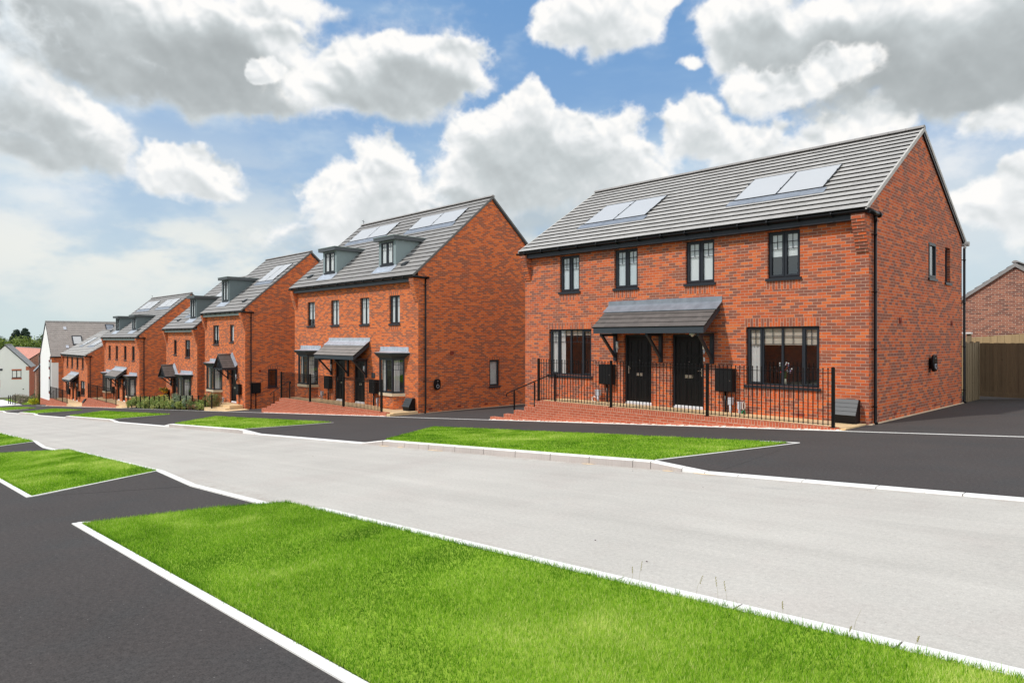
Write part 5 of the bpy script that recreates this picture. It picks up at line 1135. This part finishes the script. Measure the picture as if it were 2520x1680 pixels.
def pedestal(label,x,y,f,h,w=.13,coil=None,hose=None):
    H=thing('utility_pedestal',label,'utility pipe',(x,y,f),0,'pale service pipes at the wall foot')
    m=MB(); m.box(x-w/2,y-.09,f+h-.19,x+w/2,y,f+h); m.box(x-w/2-.008,y-.098,f+h-.03,x+w/2+.008,y+.0,f+h+.006); m.build('cap_box','plastic lilac grey',H)
    p=MB(); p.tube([(x,y-.05,f-.05),(x,y-.05,f+h-.19)],.036,10); p.build('pipe','plastic lilac grey',H)
    if coil:
        c=MB()
        for k in range(3): cx,cz,r=x-.12+.02*k,f+.10,.09-.008*k; c.tube([(cx+r*math.cos(t),y-.10-.012*k,cz+r*math.sin(t)) for t in (2*math.pi*i/16 for i in range(17))],.009,6,caps=False)
        c.build('cable_coil','cable white',H)
    if hose:
        c=MB(); cx,cz,r=x+.13,f+.24,.06; c.tube([(cx+r*.6*math.cos(t),y-.08,cz+.11*math.sin(t)) for t in (2*math.pi*i/16 for i in range(17))],.011,6,caps=False); c.build('cable_coil','cable white',H)
        c=MB(); c.tube([(x+.09,y-.10,f),(x+.10,y-.10,f+.10),(x+.15,y-.10,f+.13),(x+.17,y-.10,f+.02)],.024,8); c.build('hose','plastic green',H)
pedestal('pale pipe with coiled white cable left of the left black door',-13.88,17.0,-.38,.40,.16,coil=True); pedestal('tall pale pipe box under the meter cabinet, left of the green hose',-9.35,17.05,-.38,.43)
pedestal('short pale pipe box with green hose below the wide window',-9.08,17.05,-.38,.33,.10,hose=True); pedestal('pale pipe with cable at the pale-dormer pair, left of its doors',-31.75,17.0,-1.45,.42,.13,coil=True)
pedestal('pale pipe under the right bay of the pale-dormer pair',-26.55,16.95,-1.45,.40); pedestal('pale pipe with coiled cable between hedge and gabled hood door',-44.75,17.0,-2.6,.45,.13,coil=True)
# front steps of the narrow house
S=thing('front_steps','buff stone steps up to the door under the gabled hood','steps',(-43.0,16.4,-2.7))
for k,(x0,x1,y0,y1,z) in enumerate(((-44.4,-41.9,16.25,17.08,-2.44),(-44.0,-41.75,15.95,16.249,-2.58))):
    m=MB(); m.box(x0,y0,z-.5,x1,y1,z); m.build('step','paving buff',S)
m=MB(); m.box(-44.3,15.62,-3.2,-41.0,15.949,zg(-41.0)+.01); m.box(-41.749,15.95,-3.2,-41.0,17.08,zg(-41)+.012); m.build('path_slab','paving buff',S)
# vase on the sill of the wide window
V=thing('flower_vase','pale vase of white and lilac flowers inside the wide ground-floor window','vase',(-8.02,17.36,.44))
m=MB(); m.tube([(-8.02,17.36,.44),(-8.02,17.36,.50),(-8.02,17.36,.56),(-8.02,17.36,.60)],[.045,.062,.045,.038],12); m.build('vase','vase',V)
rng=random.Random(3); st=MB(); fl={'flower white':MB(),'flower lilac':MB(),'flower red':MB()}
for i in range(26):
    a=rng.uniform(0,6.28); r=rng.uniform(.02,.22); h=rng.uniform(.16,.42); p=(-8.02+r*math.cos(a),17.36+r*.35*math.sin(a),.60+h); st.tube([(-8.02,17.36,.60),(-8.02+r*.5*math.cos(a),17.36,.60+h*.6),p],.003,4,caps=False)
    fl[rng.choice(['flower white','flower lilac','flower lilac','flower white','flower red'])].ball(p,rng.uniform(.014,.028),0,6,4)
st.build('stems','stem',V)
for k,b in fl.items(): b.build('flowers',k,V)
# ---------------------------------------------------------------- fences
def board_fence(name,label,x0,x1,y,zb,zt,mat,postm,slope=0.,posts=(),gb=True,along='x',group='timber fences'):
    H=thing(name,label,'fence',((x0+x1)/2,y,zb(x0)) if along=='x' else (y,(x0+x1)/2,zb(x0)),0,group); m=MB(); x=x0; k=0; rng=random.Random(int(abs(x0*10)))
    def B(mb,a,b,y0,y1,z0,z1):
        if along=='x': mb.box(a,y0,z0,b,y1,z1)
        else: mb.box(y0,a,z0,y1,b,z1)
    while x<x1-.02:
        b=min(x1,x+.112); o=.012*(k%2)
        B(m,x+.002,b+.0,y-.012+o,y+.010+o,zb(x)+(.17 if gb else .03),zt(x)+rng.uniform(-.006,.006)); x=b; k+=1
    m.build('boards',mat,H)
    if gb: g=MB(); B(g,x0,x1,y-.018,y+.016,zb(x0)+.03,zb(x0)+.168); g.build('gravel_board',mat,H)
    for p in posts: q=MB(); B(q,p-.05,p+.05,y-.06 if along=='x' else y-.05,y+.04,zb(p)-.1,zt(p)+.04); q.build('post',postm,H)
board_fence('timber_fence','dark brown close-board timber fence across the end of the driveway',-5.90,4.2,27.0,lambda x:-.30,lambda x:1.49,'fence brown','post wood',posts=(-1.5,1.6))
board_fence('timber_fence','short return of timber fence beside the rear downpipe, seen edge-on',25.15,26.95,-5.86,lambda y:-.42,lambda y:1.50,'post wood','post wood',posts=(25.3,26.1,26.85),gb=False,along='y')
board_fence('timber_fence','sunlit pale timber fence, higher, behind the dark driveway fence',-8.2,5.,30.6,lambda x:-.4,lambda x:1.68+.085*(x+6.9),'fence pale','post wood',gb=False,posts=())
P_=thing('timber_post','pale-capped timber post rising behind the edge-on fence return','post',(-6.46,28.4,-.4)); m=MB(); m.box(-6.52,28.34,-.4,-6.40,28.46,1.80); m.build('post','post wood',P_); m=MB(); m.box(-6.66,28.28,1.801,-6.38,28.52,1.86); m.build('cap','kerb concrete',P_)
board_fence('timber_gate','pale timber gate in the gap between the two narrow houses',-49.82,-48.40,18.6,lambda x:-3.3,lambda x:-1.80,'fence pale','post wood',gb=False,posts=())
# post and wire fence with its planting
E_=thing('post_and_rail_fence','row of short black posts with thin wires along the hedge','fence',(-52,15.7,-3.4)); xs=[-43.26-1.135*k for k in range(17)]
m=MB(); x=xs[0]; m.box(x-.035,15.665,zg(x)-.1,x+.035,15.735,zg(x)+.98); post=m.build('post','black gloss',E_); base=post
for k,xx in enumerate(xs[1:]): o=post.copy(); COL.objects.link(o); o.parent=E_; o.location=(xx-x,0,zg(xx)-zg(x))
E_.location.y+=-.0
for hh in (.92,.60,.30): m=MB(); m.bar((xs[-1],15.70,zg(xs[-1])+hh),(xs[0],15.70,zg(xs[0])+hh),.010); m.build('wire','black metal',E_)
E2=thing('post_and_rail_fence','second row of short black posts near the far dark-dormer pair','fence',(-61,16.6,-3.9)); 
for k,(xx,yy) in enumerate(((-61.5,15.75),(-61.5,16.35),(-60.7,16.9),(-59.2,16.9),(-57.8,16.9),(-56.9,16.6))): m=MB(); m.box(xx-.035,yy-.035,zg(xx)-.1,xx+.035,yy+.035,zg(xx)+.95); m.build('post','black gloss',E2)
def leafy(name,label,cat,c,rx,ry,h,mat,n,leaf,group=None,seed=0,clumps=14,lo=.0,stems=5,tone=(.15,.85),bark='bark',cone=False):
    """plant as many small leaf faces gathered in clumps over a branching frame"""
    rng=np.random.default_rng(seed); H=thing(name,label,cat,c,0,group); cx,cy,cz=c
    u=rng.normal(size=(clumps,3)); u/=np.linalg.norm(u,axis=1)[:,None]; rad=rng.uniform(.45,.95,clumps)[:,None]
    if cone:
        t=rng.random(clumps)**1.3*.97; ang=rng.uniform(0,6.28,clumps); rr=((1-t)**.9*.95)*rng.uniform(.1,1,clumps)**.5; C=np.stack([np.cos(ang)*rx*rr,np.sin(ang)*ry*rr,lo+(h-lo)*t],-1); sz=(.09+.20*(1-t))*min(rx,ry)*1.25
    else:
        C=u*rad*np.array([rx*.72,ry*.72,(h-lo)*.5*.78]); C[:,2]+=lo+(h-lo)*.5; sz=rng.uniform(.26,.46,clumps)*min(rx,ry,h)*1.15
    k=rng.integers(0,clumps,n); d=rng.normal(size=(n,3)); d/=np.linalg.norm(d,axis=1)[:,None]; r=rng.random(n)**.45
    sq=np.array([1.15,1.15,.8]); P=C[k]+d*(r*sz[k])[:,None]*sq; P[:,2]=np.maximum(P[:,2],.02*h)
    nrm=d+rng.normal(0,.6,(n,3)); nrm/=np.linalg.norm(nrm,axis=1)[:,None]; a=np.cross(nrm,rng.normal(size=(n,3))); a/=np.linalg.norm(a,axis=1)[:,None]; b=np.cross(nrm,a); L=(leaf*rng.uniform(.6,1.3,n))[:,None]
    V=np.stack([P-a*L,P-b*L*.5+nrm*L*.1,P+a*L,P+b*L*.5],1)
    me=bpy.data.meshes.new('foliage'); me.vertices.add(n*4); me.vertices.foreach_set('co',V.astype(np.float32).ravel()); me.loops.add(n*4); me.loops.foreach_set('vertex_index',np.arange(n*4,dtype=np.int32)); me.polygons.add(n); me.polygons.foreach_set('loop_start',np.arange(0,n*4,4,dtype=np.int32)); me.polygons.foreach_set('loop_total',np.full(n,4,np.int32)); me.update(calc_edges=True)
    ct=rng.uniform(tone[0],tone[1],clumps)[k]+rng.normal(0,.16,n); at=me.attributes.new('tone','FLOAT','POINT'); at.data.foreach_set('value',np.repeat(np.clip(ct,0,1),4).astype(np.float32)); me.materials.append(MAT[mat])
    nm='crown' if cat=='tree' else 'foliage'; o=bpy.data.objects.new(nm,me); COL.objects.link(o); o.parent=H; ORG[o.name]=c
    m=MB(); r0=max(.006,.035*h if cat=='tree' else .012*h)
    if cat=='tree': m.tube([(cx,cy,cz-.3),(cx+.01*h,cy,cz+h*.4),(cx,cy,cz+h*.85)],[r0,r0*.7,r0*.25],8)
    for i in range(stems):
        q=C[i%clumps]; z0=h*(.25 if cat=='tree' else 0); m.tube([(cx,cy,cz+z0),(cx+q[0]*.5,cy+q[1]*.5,cz+z0+(q[2]-z0)*.6),(cx+q[0],cy+q[1],cz+q[2])],[r0*.5,r0*.35,r0*.15],5,caps=False)
    m.build('trunk' if cat=='tree' else 'stems','bark',H); return H
kinds=['euonymus leaf','euonymus leaf','blue leaf','euonymus leaf','photinia leaf']
spots=[(-60.9,.75,.80,0),(-59.6,.80,.90,1),(-58.2,.75,.85,0),(-56.9,.7,.8,3),(-55.7,.8,.95,0),(-54.5,.75,.85,1),(-53.3,.7,.9,3),(-52.2,.75,.95,0),(-51.1,.7,.85,1),(-50.0,.75,1.0,2),(-48.9,.7,.9,0),(-47.9,.7,.95,2),(-46.9,.65,.75,4),(-46.1,.6,.85,4),(-45.2,.65,.70,0)]
pos=['at the left end of the hedge','second from the left end of the hedge','third from the left end of the hedge','fourth from the left end of the hedge','fifth from the left end of the hedge','sixth from the left end of the hedge','left of the hedge middle','in the middle of the hedge','right of the hedge middle','below the hooded door','below the bay of the half-hidden house','in front of the pale timber gate','left of two reddish shrubs','right of two reddish shrubs','low in front of the last tall bush']
adj=['yellow-green shrub','pale yellow-green shrub','blue-green shrub','variegated shrub','reddish green shrub']
for i,((x,r,h,k),p) in enumerate(zip(spots,pos)): leafy('shrub',adj[k]+' '+p,'shrub',(x,15.92,zg(x)),r*1.15,.60,h*(1.0+.22*math.sin(i*2.3)),kinds[k],1700,.050,'shrubs planted along the post and wire fence',100+i,16,tone=(.2,.9))
leafy('shrub','tall reddish green bush at the right end of the hedge by the steps','shrub',(-43.9,16.0,zg(-43.9)),.80,.65,1.2,'photinia leaf',1700,.045,'shrubs planted along the post and wire fence',131,18)
for i,(x,p) in enumerate(((-60.2,'behind the left end of the hedge'),(-58.,'behind the hedge under the distant bay'),(-52.6,'behind the hedge by the downpipe'))): leafy('shrub','taller yellow-green shrub '+p,'shrub',(x,16.75,zg(x)),.7,.3,1.1,'euonymus leaf',700,.05,'shrubs planted along the post and wire fence',140+i,12)
leafy('flowering_plant','tall airy plant with orange flowers rising above the hedge','plant',(-55.4,16.5,zg(-55.4)),.75,.4,1.95,'orange flower',800,.065,None,150,12,lo=.5,stems=8)
leafy('shrub','large mixed shrub of pinkish leaves beside the far pale path','shrub',(-116.5,16.3,zg(-116.5)),2.2,1.2,1.6,'pink mix leaf',2400,.09,'far shrubs by the white gable',160,22)
leafy('shrub','rusty green shrub at the foot of the white rendered gable','shrub',(-111.6,17.6,zg(-111.6)),1.9,1.0,1.5,'photinia leaf',1800,.09,'far shrubs by the white gable',161,20)
leafy('shrub','low bright yellow-topped bush at the corner of the white gable','shrub',(-108.2,16.7,zg(-108.2)),1.35,.8,.85,'yellow leaf',1200,.08,'far shrubs by the white gable',162,16,tone=(.35,.95))
E3=thing('post_and_rail_fence','few black posts standing in the far mixed shrub','fence',(-115,15.8,zg(-115)))
for xx in (-118.6,-117.0,-115.,-113.2): m=MB(); m.box(xx-.05,15.2,zg(xx)-.1,xx+.05,15.3,zg(xx)+1.35); m.build('post','black gloss',E3)
for i,(x,y) in enumerate(((-138.5,20.2),(-137,20.9),(-134.5,20.9),(-133,21.3),(-131,21.4))): leafy('shrub','small dark round bush at the foot of the white house, '+('leftmost','second','third','fourth','rightmost')[i],'shrub',(x,y,-8.5),.55,.5,.7,'conifer leaf',300,.08,'small dark bushes before the white house',170+i,8)
# far trees
trees=[('tree leaf',-272,26,9.5,12.3,4.8,'dull green broad tree at the left edge of the far treeline'),
('tree leaf',-270,31.5,8.8,12.6,4.4,'greyish green tree left of the two conifers'),
('tree leaf bright',-250,29,9,11.0,5.4,'bright green spreading tree above the white gable ridge'),
('tree leaf bright',-246,34.5,9,11.2,5.6,'bright green rounded tree before the two conifers'),
('tree leaf',-236,31,8,8.2,5,'low green tree just above the slate verge'),
('tree leaf bright',-243,38.5,8.5,11.2,5.0,'bright green tree between conifers and rendered gable'),
('tree leaf',-250,41.8,9.5,13.2,4.6,'dark upright tree against the white rendered gable'),
('tree leaf',-232,43,8,9.5,4.6,'low dark green tree beside the rendered gable'),
('tree leaf',-280,20,9,12.,4.6,'dark tree just outside the left edge'),
('tree leaf',-262,51,9,12.,4.6,'tree hidden partly behind the rendered gable')]
for i,(m_,x,y,w_,h,r,l) in enumerate(trees): leafy('broadleaf_tree',l,'tree',(x,y,-8.6),r,r,h,m_,3600,.30,'trees on the skyline at the far left',200+i,30,lo=1.5,stems=12)
leafy('conifer_tree','left one of two dark conifers on the far skyline','tree',(-263,35.7,-8.6),4.2,4.2,13.0,'conifer leaf',9000,.40,'trees on the skyline at the far left',220,170,lo=1.5,stems=12,cone=True)
leafy('conifer_tree','right one of two dark conifers on the far skyline','tree',(-261.5,37.9,-8.6),4.2,4.2,13.4,'conifer leaf',9000,.40,'trees on the skyline at the far left',221,170,lo=1.5,stems=12,cone=True)
